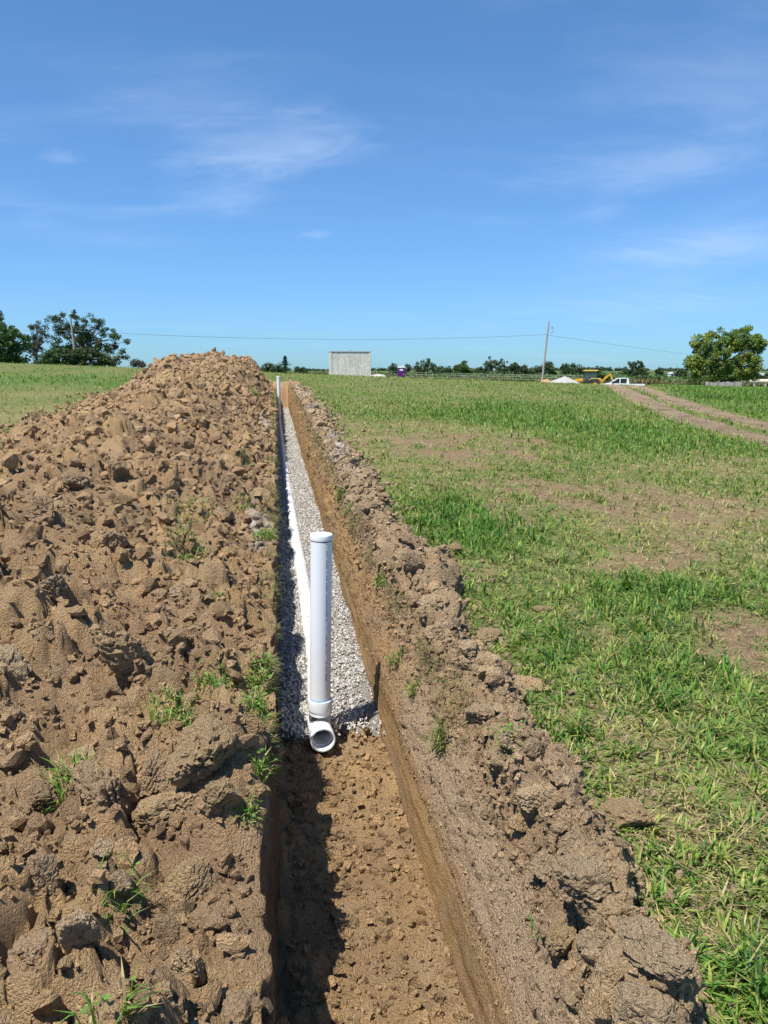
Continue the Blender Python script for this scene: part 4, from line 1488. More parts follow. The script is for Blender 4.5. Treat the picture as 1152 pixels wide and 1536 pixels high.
# ------------------------------------------------------------------ stray clods on the grass
for px, py, rp, me, lab, sc in [
    (677, 822, 15, CLODS['clay'][1], 'lone small clod in the grass some way from the right bank', (1.1, .9, .8)),
    (732, 950, 20, CLODS['clay'][2], 'flat clod at the grass edge below the lone small clod', (1.3, .9, .6)),
    (797, 1022, 22, CLODS['clay'][3], 'flat ochre clod in the grass above the pair of round clods', (1.2, 1.0, .5)),
    (812, 1102, 20, CLODS['dry'][2], 'upper one of the pair of round clods beside the right bank', (1.1, .9, .8)),
    (818, 1130, 20, CLODS['dry'][4], 'lower one of the pair of round clods beside the right bank', (1.1, .9, .9)),
    (850, 1122, 10, CLODS['dry'][5], 'small clod just right of the pair of round clods', (1, .9, .8)),
    (940, 1218, 34, CLODS['clay'][5], 'large cracked clod lying alone in the grass at lower right', (1.05, 1.1, .75)),
    (815, 913, 11, CLODS['clay'][6], 'thin flat crumb of soil lying in the green grass', (1.3, .8, .5)),
    (855, 1165, 22, CLODS['dry'][6], 'crumbly clod between the right bank and the grass', (1.2, .9, .6)),
    (672, 888, 18, CLODS['clay'][4], 'dark undercut clod at the outer edge of the right bank', (1.3, .8, .7))]:
    p = pix(px, py + rp * .5)
    d = np.linalg.norm(p - np.array([0, 0, EYE]))
    o = put_clod('soil_clod', me, p, rp / FPX * d * 1.05, None, 0.05, (0.1, 0.1, px * .37), sc)
    tag(o, lab, 'clod', 'stray clods on the grass')


# ------------------------------------------------------------------ trees
def make_crown(centers, rad, per, leaf, cols, seed, name, parent, squash=0.8):
    rg = np.random.default_rng(seed)
    n = len(centers) * per
    c = np.repeat(centers, per, 0)
    r = np.repeat(rad, per)
    d = rg.normal(0, 1, (n, 3)); d /= np.linalg.norm(d, axis=1, keepdims=True)
    p = c + d * (r * rg.random(n) ** 0.45)[:, None] * [1, 1, squash]
    nrm = d * 0.7 + rg.normal(0, 0.7, (n, 3)); nrm /= np.linalg.norm(nrm, axis=1, keepdims=True)
    a = np.cross(nrm, rg.normal(0, 1, (n, 3))); a /= np.linalg.norm(a, axis=1, keepdims=True)
    b = np.cross(nrm, a)
    s = leaf * rg.uniform(0.6, 1.4, n)
    V = np.stack([p - a * s[:, None], p + b * s[:, None] * 0.62, p + a * s[:, None], p - b * s[:, None] * 0.62], 1)
    V[:, 0] += nrm * (s * 0.25)[:, None]; V[:, 2] += nrm * (s * 0.25)[:, None]
    ci = np.repeat(cols, per, 0) * rg.uniform(0.7, 1.35, (n, 1))
    F = np.arange(n * 4).reshape(n, 4)
    return mesh_np(name, V.reshape(-1, 3), F, M_LEAF, False, np.repeat(ci[:, None], 4, 1).reshape(-1, 3), parent)


def tree(name, label, px, dist, lobes, h, tint, leaf, per, nclus, seed, cat='tree', group=None, trunk_r=0.18, base_drop=0.0, gap=0.0, csize=0.55, tint2=None, trunk=True, limbs=14):
    """lobes: (x, z, radius, depth) of crown masses in metres relative to the base, x along the view's right"""
    g = at(px, dist)
    ang = math.atan2(g[1], g[0]) - math.pi / 2
    root = empty(name, (g[0], g[1], g[2] - base_drop), ang)
    tag(root, label, cat, group)
    rg = np.random.default_rng(seed)
    cs, rs = [], []
    w = np.array([l[2] ** 2 for l in lobes]); w = w / w.sum()
    for _ in range(nclus):
        l = lobes[rg.choice(len(lobes), p=w)]
        d = rg.normal(0, 1, 3); d /= np.linalg.norm(d)
        k = rg.random() ** (0.33 if gap == 0 else 0.22)
        cs.append([l[0] + d[0] * l[2] * k, d[1] * (l[3] if len(l) > 3 else l[2]) * k, l[1] + d[2] * l[2] * 0.8 * k])
        rs.append(csize * rg.uniform(0.6, 1.25))
    cs = np.array(cs); rs = np.array(rs)
    cs[:, 2] = np.maximum(cs[:, 2], 0.25)
    if gap > 0:
        keep = np.array([mnoise.noise(Vector(c) * (0.9 / csize * 0.55)) > gap - 0.5 for c in cs])
        cs, rs = cs[keep], rs[keep]
    cols = np.array(tint) * rg.uniform(0.7, 1.35, (len(cs), 1))
    if tint2 is not None:
        m = rg.random(len(cs)) < 0.5
        cols[m] = np.array(tint2) * rg.uniform(0.75, 1.3, (m.sum(), 1))
    make_crown(cs, rs, per, leaf, cols, seed + 1, 'crown', root)
    if trunk:
        bm = bmesh.new()
        top = max(l[1] for l in lobes)
        fork = h * 0.28
        add_tube(bm, [(0, 0, -0.3), (0.03, 0, fork * 0.5), (0.0, 0, fork), (0.1, 0.05, top * 0.75)], [trunk_r * 1.25, trunk_r, trunk_r * 0.85, trunk_r * 0.35], 9)
        tk = bm_obj('trunk', bm, M_BARK, root, True)
        if limbs:
            bm = bmesh.new()
            pick = rg.choice(len(cs), size=min(limbs, len(cs)), replace=False)
            for i in pick:
                e = cs[i]
                s = np.array([0, 0, fork * rg.uniform(0.8, 1.5)])
                s[2] = min(s[2], e[2] - 0.1 if e[2] > 0.6 else s[2])
                q1 = s + (e - s) * 0.35 + [0, 0, 0.10 * h * rg.uniform(-.3, .8)]
                q2 = s + (e - s) * 0.7 + [0, 0, 0.06 * h * rg.uniform(-.5, 1)]
                add_tube(bm, [tuple(s), tuple(q1), tuple(q2), tuple(e)], [trunk_r * 0.5, trunk_r * 0.36, trunk_r * 0.22, trunk_r * 0.08], 6)
            bm_obj('limbs', bm, M_BARK, root, True)
    return root


PXM = lambda d: d / FPX           # metres per photo pixel at a distance


def ptree(name, label, px, base_py, dist, lobes_px, dy=0.0, **kw):
    """lobes given in photo pixels: (x, y, r)"""
    g = at(px, dist); k = PXM(dist)
    zb = g[2]
    L = [((lx - px) * k, EYE + (556 - ly - dy) * k - zb, lr * k, lr * k * 0.9) for lx, ly, lr in lobes_px]
    h = max(l[1] + l[2] * 0.8 for l in L)
    return tree(name, label, px, dist, L, h, **kw)


D_OAK = (0.065, 0.098, 0.038); D_DK = (0.040, 0.080, 0.024); D_MID = (0.085, 0.135, 0.032); D_YG = (0.175, 0.195, 0.030)
ptree('oak_tree', 'large open crowned dark oak behind the left utility pole', 124, 548, 95,
      [(100, 487, 17), (125, 482, 16), (142, 492, 16), (112, 505, 22), (135, 510, 16), (160, 497, 10), (172, 500, 10), (165, 517, 10), (180, 528, 8), (150, 520, 12), (98, 520, 14), (185, 508, 5)],
      tint=D_OAK, leaf=0.09, per=60, nclus=330, seed=21, dy=7, gap=0.44, csize=0.42, trunk_r=0.22, limbs=40)
ptree('thin_tree', 'sparse dark tree between the dense left tree and the big oak', 56, 548, 92,
      [(45, 500, 12), (62, 496, 12), (72, 500, 9), (50, 515, 14), (66, 515, 13), (42, 522, 10), (60, 530, 12)],
      tint=(0.065, 0.08, 0.040), leaf=0.075, per=50, nclus=110, seed=22, dy=7, gap=0.50, csize=0.42, trunk_r=0.16, limbs=46)
ptree('dense_tree', 'dense bright green tree cut off by the left edge of the photo', 5, 548, 84,
      [(8, 500, 20), (25, 512, 16), (0, 520, 26), (28, 530, 16), (10, 538, 18), (-18, 510, 24), (-20, 535, 20)],
      tint=(0.055, 0.11, 0.03), tint2=(0.08, 0.145, 0.035), leaf=0.11, per=70, nclus=170, seed=23, dy=7, csize=0.5, trunk_r=0.25)
ptree('tall_tree', 'dark treetop showing above the dense tree at the left edge', -4, 548, 118,
      [(2, 478, 12), (-8, 482, 16), (-5, 500, 22), (-10, 520, 25)], tint=D_OAK, leaf=0.16, per=60, nclus=90, seed=24, dy=7, gap=0.4, csize=0.6, trunk_r=0.25)
for i, (px, lobes, lab) in enumerate([
        (90, [(80, 540, 10), (95, 536, 10), (106, 540, 10), (70, 545, 7), (85, 549, 8), (100, 549, 8), (62, 549, 6)], 'low green thicket under the left half of the oak'),
        (135, [(120, 537, 11), (138, 535, 11), (152, 540, 10), (168, 544, 8), (125, 549, 8), (145, 549, 8), (160, 550, 7)], 'brownish green thicket at the foot of the left utility pole'),
        (208, [(203, 547, 4), (212, 549, 3)], 'tiny grey weed bush on the left skyline beside the spoil pile')]):
    ptree('bush', lab, px, 550, 82, lobes, tint=[(0.05, 0.095, 0.028), (0.075, 0.10, 0.035), (0.10, 0.09, 0.07)][i], leaf=0.10, per=60, nclus=[90, 90, 14][i], seed=30 + i, cat='bush', csize=0.38, trunk_r=0.05, limbs=5)
ptree('broadleaf_tree', 'round yellow green tree by the board fence on the right', 1085, 575, 100,
      [(1080, 518, 22), (1105, 515, 20), (1060, 525, 16), (1085, 540, 28), (1115, 530, 18), (1123, 520, 11), (1050, 545, 14), (1112, 550, 18), (1065, 558, 20), (1095, 562, 18), (1048, 518, 9), (1126, 541, 9), (1120, 562, 8)],
      tint=(0.115, 0.19, 0.04), tint2=(0.22, 0.27, 0.05), leaf=0.115, per=80, nclus=430, seed=41, gap=0.06, csize=0.52, trunk_r=0.28, limbs=30)
# trees along the far edge of the fields
FAR = [
    (600, 300, [(590, 553, 5), (611, 553, 5), (600, 556, 5)], 'small dark tree mostly hidden behind the portable toilet'),
    (641, 330, [(641, 549, 9), (630, 553, 7), (652, 553, 6)], 'round dark tree on the skyline right of the portable toilet'),
    (667, 360, [(662, 556, 4), (672, 556, 4)], 'low dark scrub between the two round skyline trees'),
    (694, 330, [(694, 551, 7), (686, 554, 5), (703, 555, 5)], 'small green tree on the skyline with a yellowish crown'),
    (715, 370, [(712, 557, 4), (720, 557, 4)], 'scrub left of the widest skyline tree'),
    (744, 330, [(742, 547, 10), (733, 551, 8), (755, 552, 8)], 'tallest left half of the widest tree group on the skyline'),
    (778, 340, [(770, 552, 7), (784, 555, 6), (795, 557, 4)], 'lower right half of the widest tree group on the skyline'),
    (807, 360, [(803, 556, 4), (812, 555, 5)], 'dark scrub left of the right utility pole'),
    (823, 330, [(823, 551, 7), (826, 555, 6)], 'dark tree just right of the right utility pole'),
    (858, 350, [(850, 554, 6), (862, 553, 6), (872, 555, 6)], 'row of dark trees behind the gravel heap and backhoe'),
    (890, 350, [(885, 557, 4), (895, 557, 5)], 'dark scrub behind the backhoe cab'),
    (954, 250, [(953, 552, 10), (943, 556, 6), (963, 556, 7)], 'round dark tree on the skyline right of the white pickup'),
    (990, 330, [(989, 558, 4)], 'tiny tree between the round dark tree and the white shed'),
    (1020, 250, [(1019, 559, 4), (1023, 561, 4)], 'small shrub beside the little white shed'),
    (408, 120, [(402, 553, 6), (414, 554, 7), (424, 556, 5)], 'rounded bush on the skyline behind the end of the trench'),
    (378, 200, [(376, 548, 5)], 'bush top peeping over the crest of the spoil pile'),
    (450, 280, [(446, 556, 4), (455, 557, 4)], 'low scrub on the skyline right of the little cedar'),
    (905, 130, [(903, 565, 5), (910, 566, 4)], 'green bush between the backhoe and the pickup windscreen'),
    (978, 150, [(972, 568, 6), (984, 569, 6), (962, 568, 4)], 'low dark bush behind the pickup bed'),
    (1138, 170, [(1132, 563, 5), (1150, 564, 4)], 'dark bush by the long white roofed shed'),
    (1060, 105, [(1046, 572, 7), (1062, 574, 5)], 'small shrub at the left end of the board fence'),
]
for i, (px, dist, lobes, lab) in enumerate(FAR):
    m = PXM(dist)
    lobes = [(a_, b__, c_ * 1.3) for a_, b__, c_ in lobes] + [(a_, b__ + 4, c_ * 1.25) for a_, b__, c_ in lobes]
    ptree('skyline_tree' if dist > 190 else 'bush', lab, px, 560, dist, lobes, tint=D_OAK if i not in (3, 17, 18, 20) else D_MID, leaf=1.15 * m, per=26, nclus=14 + 11 * len(lobes), seed=60 + i,
          cat='tree' if dist > 190 else 'bush', group='trees and bushes on the skyline', csize=3.4 * m, trunk_r=1.0 * m, limbs=3)


def far_wood():
    n = 900
    rg = np.random.default_rng(5)
    th = np.radians(rg.uniform(-62, 62, n))
    d = rg.uniform(900, 1300, n)
    x = np.sin(th) * d; y = np.cos(th) * d
    h = 2.0 + 3.5 * np.clip(0.4 + fbm(th * 9, th * 0, 91, 4), 0, 1) * rg.uniform(.5, 1.2, n)
    pts = np.stack([x, y, zg(x, y) + h * 0.4], 1)
    cols = np.array([0.05, 0.078, 0.04]) * rg.uniform(0.7, 1.3, (n, 1))
    make_crown(pts, h * 1.3, 20, 1.6, cols, 6, 'far_wood', None, 0.55)
    tag(bpy.data.objects['far_wood'], 'thin dark line of far woods along the horizon', kind='stuff')


far_wood()


def cedar():
    dist = 47.0
    g = at(428, dist)
    root = empty('cedar_tree', (g[0], g[1], g[2]), 0)
    tag(root, 'small dark pointed cedar at the far end of the trench', 'tree')
    k = PXM(dist)
    top = EYE + (556 - 537) * k - g[2]
    rg = np.random.default_rng(8)
    bm = bmesh.new(); add_tube(bm, [(0, 0, -0.2), (0, 0, top * 0.6), (0, 0, top)], [0.05, 0.03, 0.006], 7); bm_obj('trunk', bm, M_BARK, root, True)
    V, F, C = [], [], []
    R, Lx = [], []
    for i in range(1500):
        t = rg.random() ** 0.8
        z = 0.1 + (top - 0.1) * t
        a = rg.uniform(0, 6.28)
        lay = (t * 6.0) % 1.0
        w = 0.95 * (1 - t) ** 1.05 * (1.0 - 0.75 * lay) * (0.6 + 0.4 * math.sin(a * 4 + 2.1 * int(t * 6))) + 0.015
        rr = w * rg.random() ** 0.5
        R.append([math.cos(a) * rr, math.sin(a) * rr, z + 0.25 * rr]); Lx.append(a)
    n = len(R)
    V, F, C = blades(np.array(R), rg.uniform(0.05, 0.11, n), rg.uniform(0.02, 0.03, n), np.array(Lx), rg.uniform(0.5, 1.2, n), rg.uniform(-.5, .1, n), np.array([0.04, 0.075, 0.035]) * rg.uniform(.6, 1.4, (n, 1)))
    mesh_np('crown', V, F, M_BLADE, False, C, root)


cedar()


# weeds and crops along the fence behind the field
def weed_band():
    rg = np.random.default_rng(15)
    n = 16000
    px = rg.uniform(300, 1230, n); d = rg.uniform(126, 140, n)
    th = np.array([math.atan2(*(ray(p, 556)[:2])) for p in px])
    x = np.sin(th) * d; y = np.cos(th) * d
    hgt = 0.9 * (0.5 + 0.7 * np.clip(0.5 + fbm(x * 0.2, y * 0.2, 93, 3), 0, 1.2))
    c = np.where((rg.random(n) < 0.25)[:, None], np.array([0.26, 0.20, 0.10]), np.array([0.10, 0.135, 0.045]))
    c = np.where((fbm(x * .12, y * .12, 95, 2) > .25)[:, None], c * [1.2, .95, .9], c) * rg.uniform(.7, 1.3, (n, 1))
    V, F, C = blades(np.stack([x, y, zg(x, y)], 1), hgt * rg.uniform(.6, 1.2, n), rg.uniform(.10, .24, n), rg.uniform(0, 6.28, n), rg.uniform(.05, .5, n), rg.uniform(.1, .8, n), c)
    tag(mesh_np('fence_weeds', V, F, M_BLADE, False, C), 'tall brownish green weeds along the far field fence', kind='stuff')
    n = 18000
    d = 150 * np.exp(rg.random(n) * math.log(420 / 150))
    th = np.radians(rg.uniform(-58, 58, n))
    x = np.sin(th) * d; y = np.cos(th) * d
    c = np.array([0.10, 0.155, 0.05]) * rg.uniform(.75, 1.3, (n, 1))
    V, F, C = blades(np.stack([x, y, zg(x, y)], 1), rg.uniform(.5, .9, n), rg.uniform(.5, 1.0, n) * d / 220, rg.uniform(0, 6.28, n), rg.uniform(.1, .6, n), rg.uniform(.1, .8, n), c)
    tag(mesh_np('crop', V, F, M_BLADE, False, C), 'pale green crop in the flat field behind the fence', kind='stuff')


weed_band()


def fence():
    root = empty('wire_fence', at(760, 124))
    o = np.array(root.location)
    tag(root, 'thin wire fence with dark posts along the weedy edge of the far field', 'fence')
    posts = []
    M = plain('fence_post', (0.12, 0.10, 0.08), 0.9)
    bm0 = bmesh.new(); add_tube(bm0, [(0, 0, -.2), (0.01, 0, 0.7), (0.02, 0, 1.45)], [.06, .055, .05], 7)
    first = bm_obj('post', bm0, M, root, True)
    for i, px in enumerate([585, 625, 672, 684, 728, 755, 783, 803, 840, 880]):
        p = at(px, 124)
        q = first if i == 0 else first.copy()
        if i: COL.objects.link(q); q.parent = root
        q.location = p - o
        q.rotation_euler = (random.uniform(-.05, .05), random.uniform(-.06, .06), 0)
        posts.append(p - o)
    for h in (0.6, 1.0, 1.3):
        bm = bmesh.new(); add_tube(bm, [tuple(p + [0, 0, h]) for p in posts], 0.008, 5)
        bm_obj('wire', bm, plain('fence_wire', (0.3, 0.3, 0.3), 0.5, 0.8), root)


fence()


# ------------------------------------------------------------------ concrete box
def concrete_mat():
    m, N, L, b = new_mat('streaked_concrete')
    b.inputs['Roughness'].default_value = 0.9
    tc = N.new('ShaderNodeTexCoord')
    mp = N.new('ShaderNodeMapping'); mp.inputs['Scale'].default_value = (5, 5, 0.5)
    L.new(tc.outputs['Object'], mp.inputs[0])
    n = N.new('ShaderNodeTexNoise'); n.inputs['Scale'].default_value = 1.6; n.inputs['Detail'].default_value = 8; n.inputs['Roughness'].default_value = .65
    L.new(mp.outputs[0], n.inputs['Vector'])
    n2 = N.new('ShaderNodeTexNoise'); n2.inputs['Scale'].default_value = 7; n2.inputs['Detail'].default_value = 8
    L.new(tc.outputs['Object'], n2.inputs['Vector'])
    ad = N.new('ShaderNodeMath'); ad.operation = 'ADD'; L.new(n.outputs[0], ad.inputs[0]); L.new(n2.outputs[0], ad.inputs[1])
    cr = N.new('ShaderNodeValToRGB')
    cr.color_ramp.elements[0].position = 0.36; cr.color_ramp.elements[0].color = (0.42, 0.395, 0.345, 1)
    cr.color_ramp.elements[1].position = 0.62; cr.color_ramp.elements[1].color = (0.76, 0.72, 0.63, 1)
    hf = N.new('ShaderNodeMath'); hf.operation = 'MULTIPLY'; hf.inputs[1].default_value = .5; L.new(ad.outputs[0], hf.inputs[0])
    L.new(hf.outputs[0], cr.inputs[0]); L.new(cr.outputs[0], b.inputs['Base Color'])
    bp = N.new('ShaderNodeBump'); bp.inputs['Strength'].default_value = .4; bp.inputs['Distance'].default_value = .02
    L.new(n2.outputs[0], bp.inputs['Height']); L.new(bp.outputs[0], b.inputs['Normal'])
    return m


def shelter():
    D = 68.0
    g = at(526, D); k = PXM(D)
    ang = math.atan2(g[1], g[0]) - math.pi / 2
    zt = EYE + (556 - 530.5) * k - g[2]
    w = 60 * k
    root = empty('concrete_vault', (g[0], g[1], g[2] - 0.15), ang + math.radians(4))
    tag(root, 'plain box shaped grey concrete vault standing on the crest of the field', 'concrete vault')
    m = concrete_mat()
    zt += 0.15
    t = 0.16; dp = 2.6
    for nm, c, s in [('front_wall', (0, 0, zt / 2), (w - 2 * t, t, zt)), ('back_wall', (0, dp, zt / 2), (w - 2 * t, t, zt)),
                     ('side_wall', (-w / 2 + t / 2, dp / 2, zt / 2), (t, dp + t + .06, zt)), ('side_wall', (w / 2 - t / 2, dp / 2, zt / 2), (t, dp + t + .06, zt))]:
        bm = bmesh.new(); add_box(bm, c, s)
        bmesh.ops.bevel(bm, geom=bm.edges[:], offset=0.02, segments=1, affect='EDGES')
        bm_obj(nm, bm, m, root)
    bm = bmesh.new(); add_box(bm, (0, dp / 2, zt + 0.04), (w + .02, dp + .24, 0.08)); bmesh.ops.bevel(bm, geom=bm.edges[:], offset=0.015, segments=1, affect='EDGES')
    bm_obj('lid', bm, plain('dark_concrete', (0.30, 0.28, 0.25), .9, var=.25, bump=.3), root)
    bm = bmesh.new(); add_tube(bm, [(-.06, -.02, zt + .10), (-.06, -.02, zt + .2), (.06, -.02, zt + .2), (.06, -.02, zt + .1)], .018, 6)
    bm_obj('lifting_loop', bm, plain('rusty_steel', (.12, .08, .06), .8), root)
    bm = bmesh.new()
    p = at(567, D - 2); 
    add_lathe(bm, [(0.85, -.2), (.7, .08), (.4, .16), (0.0, .2)], 18)
    for v in bm.verts: v.co += Vector((v.co.x, v.co.y, 0)) * .25 * mnoise.noise(v.co * 1.6)
    o = bm_obj('sand_heap', bm, plain('pale_sand', (.42, .39, .34), .95, var=.15, bump=.6), None, True)
    o.location = p + [0, 0, .12]
    tag(o, 'small pale sand heap right of the concrete vault', 'heap')


shelter()


# ------------------------------------------------------------------ portable toilet
def toilet():
    D = 118.0
    g = at(602, D); k = PXM(D)
    ang = math.atan2(g[1], g[0]) - math.pi / 2
    zt = EYE + (556 - 550.0) * k
    h = 2.28
    root = empty('portable_toilet', (g[0], g[1], zt - h), ang)
    tag(root, 'purple portable toilet with a white domed roof', 'portable toilet')
    M = plain('purple_plastic', (0.145, 0.020, 0.19), .45, var=.12); Mw = plain('white_plastic', (.8, .8, .82), .4, var=.05)
    Md = plain('dark_purple', (0.085, 0.012, 0.12), .5)
    w = 1.14
    bm = bmesh.new(); add_box(bm, (0, 0, 1.0), (w, w, 1.96)); bmesh.ops.bevel(bm, geom=bm.edges[:], offset=.03, segments=2, affect='EDGES'); bm_obj('cabin', bm, M, root)
    bm = bmesh.new(); add_box(bm, (0, -w / 2 - .015, .98), (.72, .04, 1.80)); bmesh.ops.bevel(bm, geom=bm.edges[:], offset=.01, segments=1, affect='EDGES'); d = bm_obj('door', bm, Md, root)
    bm = bmesh.new(); add_box(bm, (.28, -w / 2 - .05, 1.0), (.05, .04, .16)); bm_obj('handle', bm, Mw, d)
    bm = bmesh.new(); add_box(bm, (0, -w / 2 - .043, 1.66), (.52, .014, .24)); bm_obj('sticker', bm, Mw, d)
    for s in (-1, 1):
        bm = bmesh.new(); add_box(bm, (s * .52, -w / 2 - .02, .98), (.09, .06, 1.94)); bm_obj('corner_post', bm, M, root)
    bm = bmesh.new()
    prof = [(-.62, 1.97), (.62, 1.97), (.60, 2.06), (.42, 2.19), (.16, 2.27), (-.16, 2.27), (-.42, 2.19), (-.60, 2.06)]
    add_prism(bm, prof, -.64, .64); bmesh.ops.recalc_face_normals(bm, faces=bm.faces[:]); bm_obj('roof', bm, Mw, root)
    bm = bmesh.new(); add_tube(bm, [(.35, .3, 2.1), (.35, .3, 2.42)], .05, 10); bm_obj('vent_pipe', bm, Mw, root, True)
    bm = bmesh.new()
    for s in (-.4, .4): add_box(bm, (s, 0, -.06), (.14, 1.2, .1))
    bm_obj('skid', bm, Mw, root)


toilet()


# ------------------------------------------------------------------ utility poles and wires
def zpix(px, py, D):
    return EYE + (556 - py) * PXM(D)


def pole(px_b, px_t, py_t, D, label, hook=True, r=0.13):
    b = at(px_b, D); t = at(px_t, D)
    zt = zpix(px_t, py_t, D)
    root = empty('utility_pole', b)
    tag(root, label, 'utility pole', 'utility poles')
    top = Vector((t[0] - b[0], t[1] - b[1], zt - b[2]))
    bm = bmesh.new(); add_tube(bm, [(0, 0, -.5), tuple(top * .5), tuple(top)], [r * 1.15, r * .95, r * .75], 12); bm_obj('shaft', bm, M_POLE, root, True)
    Mi = plain('insulator', (.30, .31, .33), .3, var=.1)
    rt = Vector((top.y, -top.x, 0)).normalized() if False else Vector((math.cos(-math.radians(14)), math.sin(-math.radians(14)), 0))
    bm = bmesh.new()
    add_lathe(bm, [(0.02, 0), (.05, .02), (.035, .06), (.06, .10), (.04, .16), (0, .17)], 12, Matrix.Translation(top + Vector((0, 0, 0.02))))
    bm_obj('insulator', bm, Mi, root, True)
    if hook:
        bm = bmesh.new()
        a = top + Vector((0, 0, -.9))
        add_tube(bm, [tuple(a + rt * .05), tuple(a + rt * .45 + Vector((0, 0, .12)))], .035, 7)
        bm_obj('bracket', bm, Mi, root, True)
        bm = bmesh.new()
        c = a + rt * .42
        add_tube(bm, [tuple(c + Vector((0, 0, .35))), tuple(c + rt * .12 + Vector((0, 0, .25))), tuple(c + rt * .2 + Vector((0, 0, -.1))), tuple(c + rt * .14 + Vector((0, 0, -.45))), tuple(c + Vector((0, 0, -.6))), tuple(c - rt * .1 + Vector((0, 0, -.45)))], .025, 6)
        bm_obj('jumper_loop', bm, plain('black_cable', (.04, .04, .045), .6), root, True)
        bm = bmesh.new()
        add_lathe(bm, [(0, -.28), (.06, -.26), (.06, .02), (.02, .05), (0, .06)], 10, Matrix.Translation(c + Vector((0, 0, .32))))
        bm_obj('fuse_cutout', bm, Mi, root, True)
    return root, b, t, zt


P1 = pole(813, 820.5, 489, 108, 'leaning grey wooden utility pole right of centre with a cable loop at its top')
P0 = pole(115, 111.5, 487, 88, 'grey wooden utility pole in front of the left oak', False, 0.11)
P2 = pole(1140, 1141.5, 545, 240, 'thin distant utility pole at the right edge above the long shed', False, 0.22)


def wire(a, b, sag, label):
    n = 24
    pts = []
    for i in range(n + 1):
        t = i / n
        p = Vector(a) * (1 - t) + Vector(b) * t
        p.z -= sag * 4 * t * (1 - t)
        pts.append(tuple(p - Vector(a)))
    bm = bmesh.new(); add_tube(bm, pts, 0.017, 5)
    o = bm_obj('overhead_wire', bm, plain('wire_metal', (.16, .17, .19), .5, .3), None, True)
    o.location = a
    tag(o, label, 'wire', 'overhead wires')


def wp(px, py, D):
    g = at(px, D)
    return (g[0], g[1], zpix(px, py, D))


wire(wp(112, 504, 88), wp(819, 506, 107.9), 0.75, 'long sagging wire between the left pole and the leaning pole')
wire(wp(819, 507, 107.9), wp(1141, 547, 240), 0.2, 'wire falling from the leaning pole to the distant right pole')
wire(wp(-190, 496, 90), wp(112, 504, 88), 0.25, 'short wire running from the left pole out of the photo')

# ------------------------------------------------------------------ gravel heap
def heap():
    D = 103
    g = at(848, D); k = PXM(D)
    zt = zpix(848, 565, D) - g[2]
    bm = bmesh.new()
    R = 2.6
    add_lathe(bm, [(R, -.15)] + [(R * (1 - t) ** .85, zt * t) for t in np.linspace(.05, .96, 9)] + [(0, zt)], 30)
    for v in bm.verts:
        n = mnoise.fractal(v.co * .9, 1, 2, 3)
        v.co += Vector((v.co.x * .08 * n, v.co.y * .08 * n, .09 * n))
    o = bm_obj('gravel_heap', bm, plain('grey_gravel', (.36, .345, .32), .95, var=.22, scale=12, bump=.9, bscale=25), None, True)
    o.location = g
    tag(o, 'grey cone of gravel between the leaning pole and the backhoe', 'gravel heap')
    bm = bmesh.new()
    add_lathe(bm, [(0.9, -.2), (.7, .18), (.35, .34), (0, .4)], 20)
    for v in bm.verts: v.co *= 1 + .25 * mnoise.noise(v.co * 1.5)
    g = at(820, 106)
    o = bm_obj('dirt_mound', bm, plain('ochre_dirt', (.38, .25, .12), .95, var=.2, bump=.6), None, True)
    o.location = g + [0, 0, .35]
    tag(o, 'small ochre dirt mound at the foot of the leaning utility pole', 'dirt mound')


heap()


# ------------------------------------------------------------------ vehicles
def wheel(parent, x, y, r, w, mt, mr, name='wheel'):
    e = empty(name, (x, y, r), 0, parent)
    M = Matrix.Rotation(math.radians(90), 4, 'X')
    bm = bmesh.new(); add_lathe(bm, [(r * .55, -w / 2), (r * .9, -w / 2), (r, -w * .32), (r, w * .32), (r * .9, w / 2), (r * .55, w / 2)], 28, M); bm_obj('tyre', bm, mt, e, True)
    bm = bmesh.new(); add_lathe(bm, [(0, -w * .42), (r * .2, -w * .42), (r * .45, -w * .3), (r * .56, -w * .46), (r * .56, w * .46), (r * .45, w * .3), (0, w * .42)], 24, M); bm_obj('rim', bm, mr, e, True)
    return e


M_TYRE = plain('tyre_rubber', (.03, .03, .03), .85); M_RIM = plain('steel_rim', (.45, .45, .46), .4, .6)
M_GLASS = plain('dark_glass', (.02, .028, .03), .06, 0, .9, var=.02); M_TRIM = plain('black_trim', (.03, .03, .032), .6)


